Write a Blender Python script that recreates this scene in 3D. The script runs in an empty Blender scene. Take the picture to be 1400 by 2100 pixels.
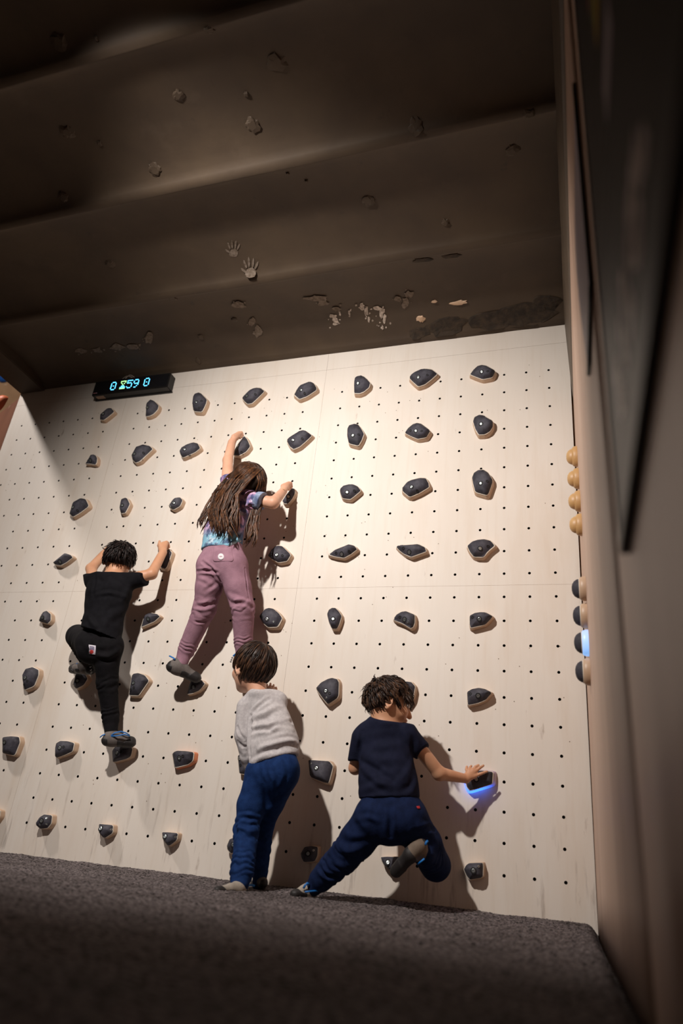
import bpy, bmesh, math, random
import numpy as np
from mathutils import Vector, Matrix, noise
from mathutils.bvhtree import BVHTree

random.seed(7)
rng = np.random.RandomState(11)
scene = bpy.context.scene
col = scene.collection
S = 0.11                                    # spacing of the T-nut grid on the climbing wall, metres

# ------------------------------------------------------------------ camera
FPX = 1456.223
CAM = np.array([0.10064, -3.02051, 0.15820])
FW = np.array([-0.31387621, 0.8426853, 0.43745081])
RT = np.array([0.94829089, 0.30112817, 0.10033053])
DN = np.array([-0.0471817, 0.44632199, -0.89362776])
cd = bpy.data.cameras.new('camera')
cam = bpy.data.objects.new('camera', cd)
col.objects.link(cam)
m = Matrix(((RT[0], -DN[0], -FW[0], CAM[0]), (RT[1], -DN[1], -FW[1], CAM[1]),
            (RT[2], -DN[2], -FW[2], CAM[2]), (0, 0, 0, 1)))
cam.matrix_world = m
cd.sensor_fit = 'VERTICAL'
cd.sensor_height = 36.0
cd.sensor_width = 24.0
cd.lens = FPX / 2100.0 * 36.0
cd.clip_start = 0.01
cd.dof.use_dof = True
cd.dof.focus_distance = 3.3
cd.dof.aperture_fstop = 1.8
scene.camera = cam

# ------------------------------------------------------------------ world, lights, exposure
w = bpy.data.worlds.new('world')
scene.world = w
w.use_nodes = True
w.node_tree.nodes['Background'].inputs[0].default_value = (1.0, 0.72, 0.55, 1)
w.node_tree.nodes['Background'].inputs[1].default_value = 0.036


def spot(name, loc, target, energy, size, angle, blend, color):
    l = bpy.data.lights.new(name, 'SPOT')
    l.energy = energy
    l.shadow_soft_size = size
    l.spot_size = math.radians(angle)
    l.spot_blend = blend
    l.color = color
    o = bpy.data.objects.new(name, l)
    col.objects.link(o)
    o.location = loc
    o.rotation_euler = (Vector(target) - Vector(loc)).to_track_quat('-Z', 'Y').to_euler()
    return o


spot('ceiling_spotlight', (-1.50, -2.40, 2.52), (-1.05, 0, 1.25), 350, 0.042, 106, 1.0, (1.0, 0.935, 0.875))
spot('hall_spotlight', (-5.1, -2.0, 5.0), (-3.45, 0, 2.35), 560, 0.17, 58, 1.0, (1.0, 0.92, 0.86))
spot('hall_wall_fill', (-6.0, -1.2, 5.4), (-6.2, 2.2, 4.5), 160, 0.1, 85, 0.6, (1.0, 0.88, 0.74))  # added fill, no fixture known: brightens the tan wall past the left end

scene.view_settings.view_transform = 'Standard'
scene.view_settings.look = 'None'
scene.view_settings.exposure = 0.0
scene.view_settings.gamma = 1.0
scene.view_settings.use_curve_mapping = False


# ------------------------------------------------------------------ measuring helpers
def ray(px, py):
    return FW + RT * (px - 700) / FPX + DN * (py - 1050) / FPX


def at(px, py, w=0.0):
    """point that stands w metres in front of the climbing wall"""
    d = ray(px, py)
    return CAM + d * ((-w - CAM[1]) / d[1])


def mpp(px, py, w=0.0):
    """metres per photo pixel at that point"""
    d = ray(px, py)
    return ((-w - CAM[1]) / d[1]) / FPX


def on_height(px, py, z):
    d = ray(px, py)
    return CAM + d * ((z - CAM[2]) / d[2])


# ------------------------------------------------------------------ materials
MATS = {}


def mat(name, c1, c2=None, rough=0.6, scale=8.0, stretch=(1, 1, 1), detail=4.0, lo=0.35, hi=0.65, bump=0.0,
        bscale=60.0, metal=0.0, spec=0.5, emit=None, estr=0.0, sss=0.0, trans=0.0, sheen=0.0):
    if name in MATS:
        return MATS[name]
    mt = bpy.data.materials.new(name)
    mt.use_nodes = True
    nt = mt.node_tree
    b = nt.nodes['Principled BSDF']
    b.inputs['Roughness'].default_value = rough
    b.inputs['Metallic'].default_value = metal
    b.inputs['Specular IOR Level'].default_value = spec
    tc = nt.nodes.new('ShaderNodeTexCoord')
    mp = nt.nodes.new('ShaderNodeMapping')
    mp.inputs['Scale'].default_value = stretch
    nt.links.new(tc.outputs['Object'], mp.inputs['Vector'])
    if c2 is None:
        c2 = tuple(min(1, x * 0.86) for x in c1)
    n = nt.nodes.new('ShaderNodeTexNoise')
    n.inputs['Scale'].default_value = scale
    n.inputs['Detail'].default_value = detail
    nt.links.new(mp.outputs[0], n.inputs['Vector'])
    r = nt.nodes.new('ShaderNodeValToRGB')
    r.color_ramp.elements[0].position = lo
    r.color_ramp.elements[1].position = hi
    r.color_ramp.elements[0].color = (*c1, 1)
    r.color_ramp.elements[1].color = (*c2, 1)
    nt.links.new(n.outputs['Fac'], r.inputs['Fac'])
    nt.links.new(r.outputs['Color'], b.inputs['Base Color'])
    if bump:
        n2 = nt.nodes.new('ShaderNodeTexNoise')
        n2.inputs['Scale'].default_value = bscale
        n2.inputs['Detail'].default_value = 3
        nt.links.new(mp.outputs[0], n2.inputs['Vector'])
        bp = nt.nodes.new('ShaderNodeBump')
        bp.inputs['Strength'].default_value = bump
        bp.inputs['Distance'].default_value = 0.004
        nt.links.new(n2.outputs['Fac'], bp.inputs['Height'])
        nt.links.new(bp.outputs[0], b.inputs['Normal'])
    if emit:
        b.inputs['Emission Color'].default_value = (*emit, 1)
        b.inputs['Emission Strength'].default_value = estr
    if sss:
        b.inputs['Subsurface Weight'].default_value = sss
        b.inputs['Subsurface Radius'].default_value = (0.010, 0.004, 0.002)
    if sheen:
        b.inputs['Sheen Weight'].default_value = sheen
        b.inputs['Sheen Roughness'].default_value = 0.5
    MATS[name] = mt
    return mt


def mix_layer(mt, color, scale, lo, hi, stretch=(1, 1, 1), fac=1.0, detail=5.0, offset=(0, 0, 0), rough=0.6):
    """paint a second noise-shaped colour over an existing material"""
    nt = mt.node_tree
    b = nt.nodes['Principled BSDF']
    src = b.inputs['Base Color'].links[0].from_socket
    tc = nt.nodes.new('ShaderNodeTexCoord')
    mp = nt.nodes.new('ShaderNodeMapping')
    mp.inputs['Scale'].default_value = stretch
    mp.inputs['Location'].default_value = offset
    nt.links.new(tc.outputs['Object'], mp.inputs['Vector'])
    n = nt.nodes.new('ShaderNodeTexNoise')
    n.inputs['Scale'].default_value = scale
    n.inputs['Detail'].default_value = detail
    n.inputs['Roughness'].default_value = rough
    nt.links.new(mp.outputs[0], n.inputs['Vector'])
    r = nt.nodes.new('ShaderNodeMapRange')
    r.inputs['From Min'].default_value = lo
    r.inputs['From Max'].default_value = hi
    r.inputs['To Max'].default_value = fac
    nt.links.new(n.outputs['Fac'], r.inputs['Value'])
    mx = nt.nodes.new('ShaderNodeMix')
    mx.data_type = 'RGBA'
    nt.links.new(r.outputs[0], mx.inputs['Factor'])
    nt.links.new(src, mx.inputs['A'])
    mx.inputs['B'].default_value = (*color, 1)
    nt.links.new(mx.outputs['Result'], b.inputs['Base Color'])
    return r, mx


def rgb(r, g, b):
    f = lambda c: (c / 255 / 12.92) if c <= 10 else ((c / 255 + 0.055) / 1.055) ** 2.4
    return (f(r), f(g), f(b))


# ------------------------------------------------------------------ mesh helpers
def make_mesh(name, V, F, mats, smooth=True, midx=None):
    me = bpy.data.meshes.new(name)
    V = np.asarray(V, float)
    if isinstance(F, np.ndarray):
        n = len(F)
        k = F.shape[1]
        me.vertices.add(len(V))
        me.vertices.foreach_set('co', V.ravel())
        me.loops.add(n * k)
        me.loops.foreach_set('vertex_index', F.ravel().astype(np.int32))
        me.polygons.add(n)
        me.polygons.foreach_set('loop_start', np.arange(0, n * k, k, dtype=np.int32))
        me.update(calc_edges=True)
        me.validate()
    else:
        me.from_pydata([tuple(v) for v in V], [], F)
    if not isinstance(mats, (list, tuple)):
        mats = [mats]
    for mm in mats:
        me.materials.append(mm)
    if midx is not None:
        me.polygons.foreach_set('material_index', np.asarray(midx, dtype=np.int32))
    me.polygons.foreach_set('use_smooth', np.full(len(me.polygons), smooth))
    me.update()
    return me


def link(name, me, parent=None, loc=(0, 0, 0)):
    o = bpy.data.objects.new(name, me)
    col.objects.link(o)
    o.location = loc
    if parent:
        o.parent = parent
    return o


def part(name, V, F, mats, parent=None, origin=(0, 0, 0), smooth=True, midx=None):
    """mesh given in world coordinates; lives in the frame of its parent thing whose base is at origin"""
    V = np.asarray(V, float) - np.asarray(origin, float)
    me = make_mesh(name, V, F, mats, smooth, midx)
    return link(name, me, parent, (0, 0, 0) if parent else tuple(origin))


def thing(name, label, cat, origin, group=None):
    o = bpy.data.objects.new(name, None)
    o.empty_display_size = 0.05
    col.objects.link(o)
    o.location = tuple(origin)
    tag(o, label, cat, group)
    return o


def tag(o, label, cat, group=None):
    o['label'] = label
    o['category'] = cat
    if group:
        o['group'] = group
    return o


def structure(o, label=None):
    o['kind'] = 'structure'
    if label:
        o['label'] = label
    return o


def box_vf(x0, x1, y0, y1, z0, z1, bev=0.0):
    bm = bmesh.new()
    bmesh.ops.create_cube(bm, size=1.0)
    for v in bm.verts:
        v.co = Vector(((x0 + x1) / 2 + v.co.x * (x1 - x0), (y0 + y1) / 2 + v.co.y * (y1 - y0),
                       (z0 + z1) / 2 + v.co.z * (z1 - z0)))
    if bev:
        bmesh.ops.bevel(bm, geom=list(bm.edges), offset=bev, segments=2, affect='EDGES')
    bm.verts.index_update()
    V = [tuple(v.co) for v in bm.verts]
    F = [[v.index for v in f.verts] for f in bm.faces]
    bm.free()
    return V, F


def tube_vf(path, radii, n=6, flat=1.0, nrm=None, cap=True):
    """tube along a polyline, radius per point; flat<1 squashes it"""
    P = [np.asarray(p, float) for p in path]
    V, F = [], []
    up = np.array(nrm if nrm is not None else (0.3, -0.8, 0.5), float)
    for i, p in enumerate(P):
        t = P[min(i + 1, len(P) - 1)] - P[max(i - 1, 0)]
        t = t / (np.linalg.norm(t) + 1e-9)
        a = np.cross(t, up)
        if np.linalg.norm(a) < 1e-5:
            a = np.cross(t, (1, 0.1, 0))
        a /= np.linalg.norm(a)
        b = np.cross(a, t)
        for k in range(n):
            th = 2 * math.pi * k / n
            V.append(p + a * math.cos(th) * radii[i] + b * math.sin(th) * radii[i] * flat)
    for i in range(len(P) - 1):
        for k in range(n):
            F.append([i * n + k, i * n + (k + 1) % n, (i + 1) * n + (k + 1) % n, (i + 1) * n + k])
    if cap:
        F.append(list(range(n))[::-1])
        F.append([(len(P) - 1) * n + k for k in range(n)])
    return V, F


class Acc:
    def __init__(self):
        self.V, self.F, self.M = [], [], []

    def add(self, V, F, m=0):
        o = len(self.V)
        self.V += [tuple(v) for v in V]
        self.F += [[i + o for i in f] for f in F]
        self.M += [m] * len(F)


# ------------------------------------------------------------------ implicit bodies: cones and ellipsoids blended, then meshed
def cone(a, b, ra, rb, q=1.0, n=(0, 1, 0), k=0.012, clip=None, op='add'):
    return dict(t='c', a=np.array(a, float), b=np.array(b, float), ra=ra, rb=rb, q=q, n=np.array(n, float), k=k,
                clip=clip or [], op=op)


def ell(c, r, rot=None, k=0.012, clip=None, op='add'):
    return dict(t='e', c=np.array(c, float), r=np.array(r, float), rot=np.eye(3) if rot is None else np.array(rot),
                k=k, clip=clip or [], op=op)


def prim_dist(p, X, Y, Z):
    if p['t'] == 'e':
        R = p['rot']
        dx, dy, dz = X - p['c'][0], Y - p['c'][1], Z - p['c'][2]
        u = [R[i][0] * dx + R[i][1] * dy + R[i][2] * dz for i in range(3)]
        r = p['r']
        k0 = np.sqrt(sum((u[i] / r[i]) ** 2 for i in range(3)))
        k1 = np.sqrt(sum((u[i] / r[i] ** 2) ** 2 for i in range(3))) + 1e-9
        d = k0 * (k0 - 1) / k1
    else:
        a, b, n, q = p['a'], p['b'], p['n'], p['q']
        dx, dy, dz = X - a[0], Y - a[1], Z - a[2]
        ba = b - a
        if q != 1.0:
            s = (dx * n[0] + dy * n[1] + dz * n[2]) * (1 / q - 1)
            dx, dy, dz = dx + s * n[0], dy + s * n[1], dz + s * n[2]
            ba = ba + n * (ba @ n) * (1 / q - 1)
        L = ba @ ba + 1e-12
        h = np.clip((dx * ba[0] + dy * ba[1] + dz * ba[2]) / L, 0, 1)
        d = np.sqrt((dx - ba[0] * h) ** 2 + (dy - ba[1] * h) ** 2 + (dz - ba[2] * h) ** 2) - (p['ra'] + (p['rb'] - p['ra']) * h)
        d = d * min(1.0, q)
    for o, nn in p['clip']:
        d = np.maximum(d, (X - o[0]) * nn[0] + (Y - o[1]) * nn[1] + (Z - o[2]) * nn[2])
    return d


def sdf_mesh(prims, vox=0.004, clip=None, smooth=1):
    lo = np.full(3, 1e9)
    hi = np.full(3, -1e9)
    bb = []
    for p in prims:
        if p['t'] == 'e':
            r = p['r'].max()
            l, h = p['c'] - r, p['c'] + r
        else:
            r = max(p['ra'], p['rb'])
            l, h = np.minimum(p['a'], p['b']) - r, np.maximum(p['a'], p['b']) + r
        bb.append((l, h))
        if p['op'] == 'add':
            lo, hi = np.minimum(lo, l), np.maximum(hi, h)
    lo -= 4 * vox
    hi += 4 * vox
    N = np.ceil((hi - lo) / vox).astype(int) + 1
    ax = [lo[i] + np.arange(N[i]) * vox for i in range(3)]
    D = np.full(N, 0.5, np.float32)
    for p, (l, h) in zip(prims, bb):
        pad = p['k'] + 3 * vox
        i0 = np.clip(np.floor((l - pad - lo) / vox).astype(int), 0, N)
        i1 = np.clip(np.ceil((h + pad - lo) / vox).astype(int) + 1, 0, N)
        if (i1 <= i0).any():
            continue
        X = ax[0][i0[0]:i1[0]][:, None, None]
        Y = ax[1][i0[1]:i1[1]][None, :, None]
        Z = ax[2][i0[2]:i1[2]][None, None, :]
        d = prim_dist(p, X, Y, Z)
        sl = (slice(i0[0], i1[0]), slice(i0[1], i1[1]), slice(i0[2], i1[2]))
        E = D[sl]
        k = p['k']
        if p['op'] == 'add':
            hh = np.clip(0.5 + 0.5 * (E - d) / k, 0, 1)
            D[sl] = E * (1 - hh) + d * hh - k * hh * (1 - hh)
        else:
            hh = np.clip(0.5 - 0.5 * (E + d) / k, 0, 1)
            D[sl] = E * (1 - hh) - d * hh + k * hh * (1 - hh)
    for o, nn in (clip or []):
        D = np.maximum(D, (ax[0][:, None, None] - o[0]) * nn[0] + (ax[1][None, :, None] - o[1]) * nn[1]
                       + (ax[2][None, None, :] - o[2]) * nn[2])
    # surface nets
    ins = D < 0
    c = [ins[i:N[0] - 1 + i, j:N[1] - 1 + j, kk:N[2] - 1 + kk] for i in (0, 1) for j in (0, 1) for kk in (0, 1)]
    cnt = sum(x.astype(np.int8) for x in c)
    act = (cnt > 0) & (cnt < 8)
    idx = np.argwhere(act)
    gid = -np.ones(act.shape, np.int64)
    gid[tuple(idx.T)] = np.arange(len(idx))
    acc = np.zeros((len(idx), 3))
    num = np.zeros(len(idx))
    corners = [(i, j, kk) for i in (0, 1) for j in (0, 1) for kk in (0, 1)]
    for a in corners:
        for axis in range(3):
            if a[axis] == 1:
                continue
            b = list(a)
            b[axis] = 1
            da = D[idx[:, 0] + a[0], idx[:, 1] + a[1], idx[:, 2] + a[2]]
            db = D[idx[:, 0] + b[0], idx[:, 1] + b[1], idx[:, 2] + b[2]]
            x = (da < 0) != (db < 0)
            t = np.where(x, da / np.where(x, da - db, 1), 0)
            pt = np.array(a, float)[None, :].repeat(len(idx), 0)
            pt[:, axis] += t
            acc[x] += pt[x]
            num[x] += 1
    V = lo + (idx + acc / np.maximum(num, 1)[:, None]) * vox
    quads = []
    for axis in range(3):
        u, v = [(1, 2), (2, 0), (0, 1)][axis]
        s0 = [slice(1, -1)] * 3
        s1 = [slice(1, -1)] * 3
        s0[axis] = slice(0, -1)
        s1[axis] = slice(1, None)
        A, B = ins[tuple(s0)], ins[tuple(s1)]
        for flip, msk in ((False, A & ~B), (True, ~A & B)):
            e = np.argwhere(msk)
            e[:, u] += 1
            e[:, v] += 1
            if not len(e):
                continue

            def g(du, dv):
                f = e.copy()
                f[:, u] += du
                f[:, v] += dv
                return gid[f[:, 0], f[:, 1], f[:, 2]]
            q = np.stack([g(-1, -1), g(0, -1), g(0, 0), g(-1, 0)], 1)
            quads.append(q[:, ::-1] if flip else q)
    F = np.concatenate(quads)
    F = F[(F >= 0).all(1)]
    for _ in range(smooth):
        V = laplace(V, F, 0.5)
    return V, F


def laplace(V, F, lam):
    s = np.zeros_like(V)
    n = np.zeros(len(V))
    for a, b in ((0, 1), (1, 2), (2, 3), (3, 0)):
        np.add.at(s, F[:, a], V[F[:, b]])
        np.add.at(s, F[:, b], V[F[:, a]])
        np.add.at(n, F[:, a], 1)
        np.add.at(n, F[:, b], 1)
    return V + lam * (s / np.maximum(n, 1)[:, None] - V)


def normals(V, F):
    fn = np.cross(V[F[:, 2]] - V[F[:, 0]], V[F[:, 3]] - V[F[:, 1]])
    N = np.zeros_like(V)
    for k in range(4):
        np.add.at(N, F[:, k], fn)
    return N / (np.linalg.norm(N, axis=1)[:, None] + 1e-12)


def seg_dist(V, a, b):
    ba = b - a
    h = np.clip(((V - a) @ ba) / (ba @ ba + 1e-12), 0, 1)
    return np.linalg.norm(V - a - h[:, None] * ba, axis=1), h


def nz(V, sx, sy, sz, off=0.0):
    return np.array([noise.noise(Vector((v[0] * sx + off, v[1] * sy - off, v[2] * sz + 2 * off))) for v in V])


def wrinkle(V, F, folds=(), rings=(), amb=0.0, amb_s=(28, 28, 28), off=0.0):
    """press cloth folds into a mesh: folds = (pts, amp, width); rings = (a, b, amp, waves, window0, window1)"""
    N = normals(V, F)
    d = np.zeros(len(V))
    for pts, amp, wd in folds:
        best = np.full(len(V), 1e9)
        env = np.zeros(len(V))
        nseg = len(pts) - 1
        for i in range(nseg):
            dd, h = seg_dist(V, pts[i], pts[i + 1])
            t = (i + h) / nseg
            m_ = dd < best
            best = np.where(m_, dd, best)
            env = np.where(m_, np.sin(np.clip(t, 0.06, 0.94) * math.pi) ** 0.6, env)
        d += env * amp * (np.exp(-(best / wd) ** 2) - 0.55 * np.exp(-((best - 1.9 * wd) / (0.9 * wd)) ** 2))
    if len(rings):
        w1 = nz(V, 22, 22, 22, off)
        for a, b, amp, waves, r in rings:
            dd, h = seg_dist(V, a, b)
            win = np.sin(h * math.pi) ** 0.7 * np.clip(1.6 - dd / r, 0, 1)
            ph = 2 * math.pi * waves * h + 3.2 * w1
            d += win * amp * (np.abs(np.sin(ph)) * 2 - 1)
    if amb:
        d += amb * nz(V, *amb_s, off + 3.3)
    V = V + N * d[:, None]
    return laplace(V, F, 0.3)

# ================================================================== THE SETTING
CEIL = 25.08 * S
X_COR = 0.935 * S                # corner with the right-hand wall
X_END = -30.95 * S               # free left end of the climbing wall
SEAM = [X_END, -23 * S, -11 * S, X_COR]

# plywood: pale birch, faint vertical grain, chalk scuffs, boot marks
ply = mat('birch_plywood', rgb(230, 221, 211), rgb(224, 213, 201), rough=0.55, scale=2.2, stretch=(1.0, 1.0, 0.35), bump=0.05, bscale=180)
mix_layer(ply, rgb(204, 178, 150), 1.5, 0.52, 0.78, (2.2, 1, 0.5), 0.45, offset=(3.1, 0, 1.7))
mix_layer(ply, rgb(206, 186, 164), 9, 0.50, 0.80, (5.0, 1, 0.35), 0.25, offset=(1, 0, 4))
mix_layer(ply, rgb(150, 128, 112), 7, 0.66, 0.74, (2.6, 1, 0.7), 0.55, detail=8, offset=(5, 2, 2))
# boot scuffs get denser towards the mat (real dirt, kicked on low down)
nt = ply.node_tree
r_, mx_ = mix_layer(ply, rgb(120, 98, 86), 13, 0.56, 0.72, (2.6, 1, 0.32), 0.6, detail=7, offset=(9, 1, 0))
tc_ = nt.nodes.new('ShaderNodeTexCoord')
sp_ = nt.nodes.new('ShaderNodeSeparateXYZ')
nt.links.new(tc_.outputs['Object'], sp_.inputs[0])
mr_ = nt.nodes.new('ShaderNodeMapRange')
mr_.inputs['From Min'].default_value = 0.55
mr_.inputs['From Max'].default_value = 0.05
nt.links.new(sp_.outputs['Z'], mr_.inputs['Value'])
mu_ = nt.nodes.new('ShaderNodeMath')
mu_.operation = 'MULTIPLY'
nt.links.new(r_.outputs[0], mu_.inputs[0])
nt.links.new(mr_.outputs[0], mu_.inputs[1])
nt.links.new(mu_.outputs[0], mx_.inputs['Factor'])
tnut = mat('hole_metal', (0.02, 0.018, 0.016), rough=0.5, metal=0.3)
ply_edge = mat('plywood_edge', rgb(196, 160, 120), rgb(170, 132, 96), rough=0.7, scale=3, stretch=(1, 200, 1))

# backing of the climbing wall
V, F = box_vf(X_END + 0.004, X_COR + 0.05, 0.019, 0.075, 0.0, CEIL + 0.06)
wall = structure(part('wall_back', V, F, ply_edge, smooth=False), 'pale birch plywood climbing wall drilled with a grid of bolt holes')


def drilled_panel(x0, x1, z0, z1, cols, rows):
    """one plywood sheet, 18 mm thick, every bolt hole really drilled"""
    a = Acc()
    g = 0.00035
    x0, x1, z0, z1 = x0 + g, x1 - g, z0 + g, z1 - g
    nn = 16
    hr = 0.0062
    cx = [-c * S for c in cols]
    cz = [(22.5 - r) * S for r in rows]
    cx.sort()
    cz.sort()
    xs = [x0] + [c - S / 2 for c in cx] + [cx[-1] + S / 2, x1]
    zs = [z0] + [c - S / 2 for c in cz] + [cz[-1] + S / 2, z1]
    nx, nz_ = len(cx), len(cz)

    def quad(xa, xb, za, zb):
        if xb - xa > 1e-5 and zb - za > 1e-5:
            a.add([(xa, 0, za), (xb, 0, za), (xb, 0, zb), (xa, 0, zb)], [[0, 1, 2, 3]])
    quad(xs[0], xs[1], z0, z1)
    quad(xs[-2], xs[-1], z0, z1)
    quad(xs[1], xs[-2], zs[0], zs[1])
    quad(xs[1], xs[-2], zs[-2], zs[-1])
    sq = []
    for k in range(nn):
        th = 2 * math.pi * k / nn + math.pi / 4
        c, s = math.cos(th), math.sin(th)
        mm = max(abs(c), abs(s))
        sq.append((c / mm * S / 2, s / mm * S / 2, c, s))
    for X in cx:
        for Z in cz:
            V = [(X + q[0], 0, min(z1, max(z0, Z + q[1]))) for q in sq] + [(X + q[2] * hr, 0, Z + q[3] * hr) for q in sq] + \
                [(X + q[2] * hr, 0.012, Z + q[3] * hr) for q in sq]
            a.add(V, [[k, (k + 1) % nn, nn + (k + 1) % nn, nn + k] for k in range(nn)], 0)
            o = len(a.V) - 2 * nn
            for k in range(nn):
                a.F.append([o + k, o + (k + 1) % nn, o + nn + (k + 1) % nn, o + nn + k])
                a.M.append(1)
            a.F.append([o + nn + k for k in range(nn)])
            a.M.append(1)
    # sheet edges
    for (p, q) in (((x0, z0), (x1, z0)), ((x1, z0), (x1, z1)), ((x1, z1), (x0, z1)), ((x0, z1), (x0, z0))):
        a.add([(p[0], 0, p[1]), (p[0], 0.018, p[1]), (q[0], 0.018, q[1]), (q[0], 0, q[1])], [[0, 1, 2, 3]], 2)
    return a


ci = [list(range(24, 31)), list(range(12, 23)), list(range(0, 11))]
for i in range(3):
    for (za, zb, rows) in ((12 * S, 24 * S, range(0, 11)), (0.0, 12 * S, range(11, 22))):
        a = drilled_panel(SEAM[i], SEAM[i + 1], za, zb, ci[i], rows)
        part('panel', a.V, a.F, [ply, tnut, ply_edge], wall, smooth=False, midx=a.M)
    V, F = box_vf(SEAM[i] + .0005, SEAM[i + 1] - .0005, 0.0, 0.018, 24 * S + .0005, CEIL + 0.03)
    part('top_strip', V, F, ply, wall, smooth=False)

# screw heads dotted over the sheets
screw = mat('screw_head', rgb(128, 104, 84), rough=0.6)
a = Acc()
for k in range(150):
    X, Z = rng.uniform(X_END + .1, X_COR - .05), rng.uniform(.25, 2.6)
    a.add([(X + .0022 * math.cos(t), -.0006, Z + .0022 * math.sin(t)) for t in np.arange(6) * math.pi / 3], [[0, 1, 2, 3, 4, 5]])
o = part('screw_heads', a.V, a.F, screw, wall, smooth=False)
o['kind'] = 'stuff'

# ceiling: shallow brown-painted plaster vaults between joists, 60 cm apart
brown = mat('brown_ceiling_paint', rgb(80, 65, 49), rgb(69, 55, 42), rough=0.72, scale=3.5, bump=0.35, bscale=16)
mix_layer(brown, rgb(96, 82, 68), 5, 0.58, 0.85, fac=0.5, detail=8)
mix_layer(brown, rgb(50, 42, 35), 11, 0.66, 0.74, fac=0.5, detail=8, offset=(2, 5, 1))


def ceil_z(x, w_):
    t = (w_ % 0.6)
    fl = 0.04
    z = CEIL
    if w_ < 4.3:
        if t > fl:
            u = (t - fl) / (0.6 - fl)
            z = CEIL + 0.052 * (4 * u * (1 - u)) ** 0.6
        else:
            z = CEIL - 0.004
    z += 0.004 * noise.noise(Vector((x * 2.2, w_ * 3.1, 1.3)))
    return max(z, CEIL - 0.01)


xs = np.arange(-3.42, 0.33, 0.05)
ws = sorted(set([0.0] + [round(b + d, 4) for b in np.arange(0, 4.8, 0.6) for d in (0, .005, .035, .045, .075, .12, .18, .25, .32, .39, .46, .52, .565, .59)]))
V = [(x, -w_ + (0.012 if w_ == 0 else 0) + 0.05 * 0, ceil_z(x, w_)) for w_ in ws for x in xs]
nx = len(xs)
F = [[i * nx + j, i * nx + j + 1, (i + 1) * nx + j + 1, (i + 1) * nx + j] for i in range(len(ws) - 1) for j in range(nx - 1)]
ceiling = structure(part('ceiling', V, F, brown), 'dark brown painted vaulted plaster ceiling with scuffs')
V, F = box_vf(-3.42, 0.33, -4.8, 0.012, CEIL + 0.07, CEIL + 0.2)
part('ceiling_slab', V, F, brown, ceiling, smooth=False)
# joist along the free left end of the ceiling
V, F = box_vf(-3.405, -3.205, -4.8, 0.0, 24.89 * S, CEIL + 0.12, 0.006)
part('edge_beam', V, F, brown, ceiling, smooth=False)

# plaster lumps and flakes stuck to the ceiling
lump = mat('plaster_flake', rgb(74, 62, 50), rgb(46, 38, 31), rough=0.8, scale=30)


def flake(px, py, r, seed, m_, name, thick=0.006, elong=1.0, ang=0.0, parent=None, h0=0.002):
    c = on_height(px, py, CEIL + 0.02)
    zc = ceil_z(c[0], -c[1])
    c = on_height(px, py, zc)
    rr = np.random.RandomState(seed)
    n = 14
    V, F = [], []
    for lay, (f, dz) in enumerate(((1.0, -h0 + .003), (0.9, -h0 - thick * .5), (0.5, -h0 - thick))):
        for k in range(n):
            th = 2 * math.pi * k / n
            rad = r * f * (0.65 + 0.7 * rr.rand()) if lay != 1 else r * f * (.7 + .5 * rr.rand())
            x, y = rad * math.cos(th) * elong, rad * math.sin(th)
            x, y = x * math.cos(ang) - y * math.sin(ang), x * math.sin(ang) + y * math.cos(ang)
            V.append((c[0] + x, min(c[1] + y, 0.0), ceil_z(c[0] + x, max(0, -c[1] - y)) + dz))
    for lay in range(2):
        for k in range(n):
            F.append([lay * n + k, (lay + 1) * n + k, (lay + 1) * n + (k + 1) % n, lay * n + (k + 1) % n])
    F.append([2 * n + k for k in range(n)])
    return part(name, V, F, m_, parent, smooth=False)


for i, (px, py, r) in enumerate([(122, 85, .03), (568, 130, .04), (518, 255, .035), (317, 345, .032), (138, 270, .03), (365, 195, .026),
                                 (755, 412, .03), (852, 258, .03), (225, 540, .026), (355, 612, .024), (130, 402, .024), (205, 293, .012),
                                 (590, 355, .008), (628, 371, .008), (505, 193, .012), (1050, 310, .03), (1085, 232, .025), (913, 455, .02),
                                 (198, 78, .009), (430, 60, .02), (480, 655, .018), (405, 745, .018), (412, 690, .02)]):
    flake(px, py, r, i, brown, 'plaster_flake', thick=.006, parent=ceiling)
dark_pl = mat('broken_plaster', rgb(66, 53, 40), rgb(44, 35, 27), rough=0.9, scale=34, bump=0.8, bscale=40)
for i, (px, py, r, e, a_) in enumerate([(1085, 640, .07, 2.0, .1), (1010, 655, .06, 2.2, .0), (915, 668, .05, 2.2, -.1), (1120, 615, .04, 1.8, .2), (860, 682, .03, 2, 0), (865, 533, .02, 2.5, .1), (925, 525, .02, 2.2, .1)]):
    flake(px, py, r, 50 + i, dark_pl, 'broken_plaster', thick=.004, elong=e, ang=a_, parent=ceiling)
chip = mat('bare_plaster', rgb(226, 196, 168), rgb(205, 172, 142), rough=0.8, scale=20)
for i, (px, py, r, e) in enumerate([(862, 652, .022, 1.0), (942, 619, .014, 3.0), (890, 617, .008, 2.2)]):
    flake(px, py, r, 70 + i, chip, 'paint_chip', thick=.003, elong=e, parent=ceiling, h0=.004)

# chalk: hand prints and smears
chalk = mat('chalk', rgb(214, 200, 188), rgb(150, 135, 122), rough=0.95, scale=60)
chalk_f = mat('faint_chalk', rgb(132, 118, 106), rgb(92, 78, 64), rough=0.95, scale=70, lo=.3, hi=.7)


def ceil_patch(acc, pts_px, off=0.0045):
    P = []
    for px, py in pts_px:
        c = on_height(px, py, CEIL + 0.02)
        c = on_height(px, py, ceil_z(c[0], max(0, -c[1])) - off)
        P.append(c)
    acc.add(P, [list(range(len(P)))])


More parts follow.
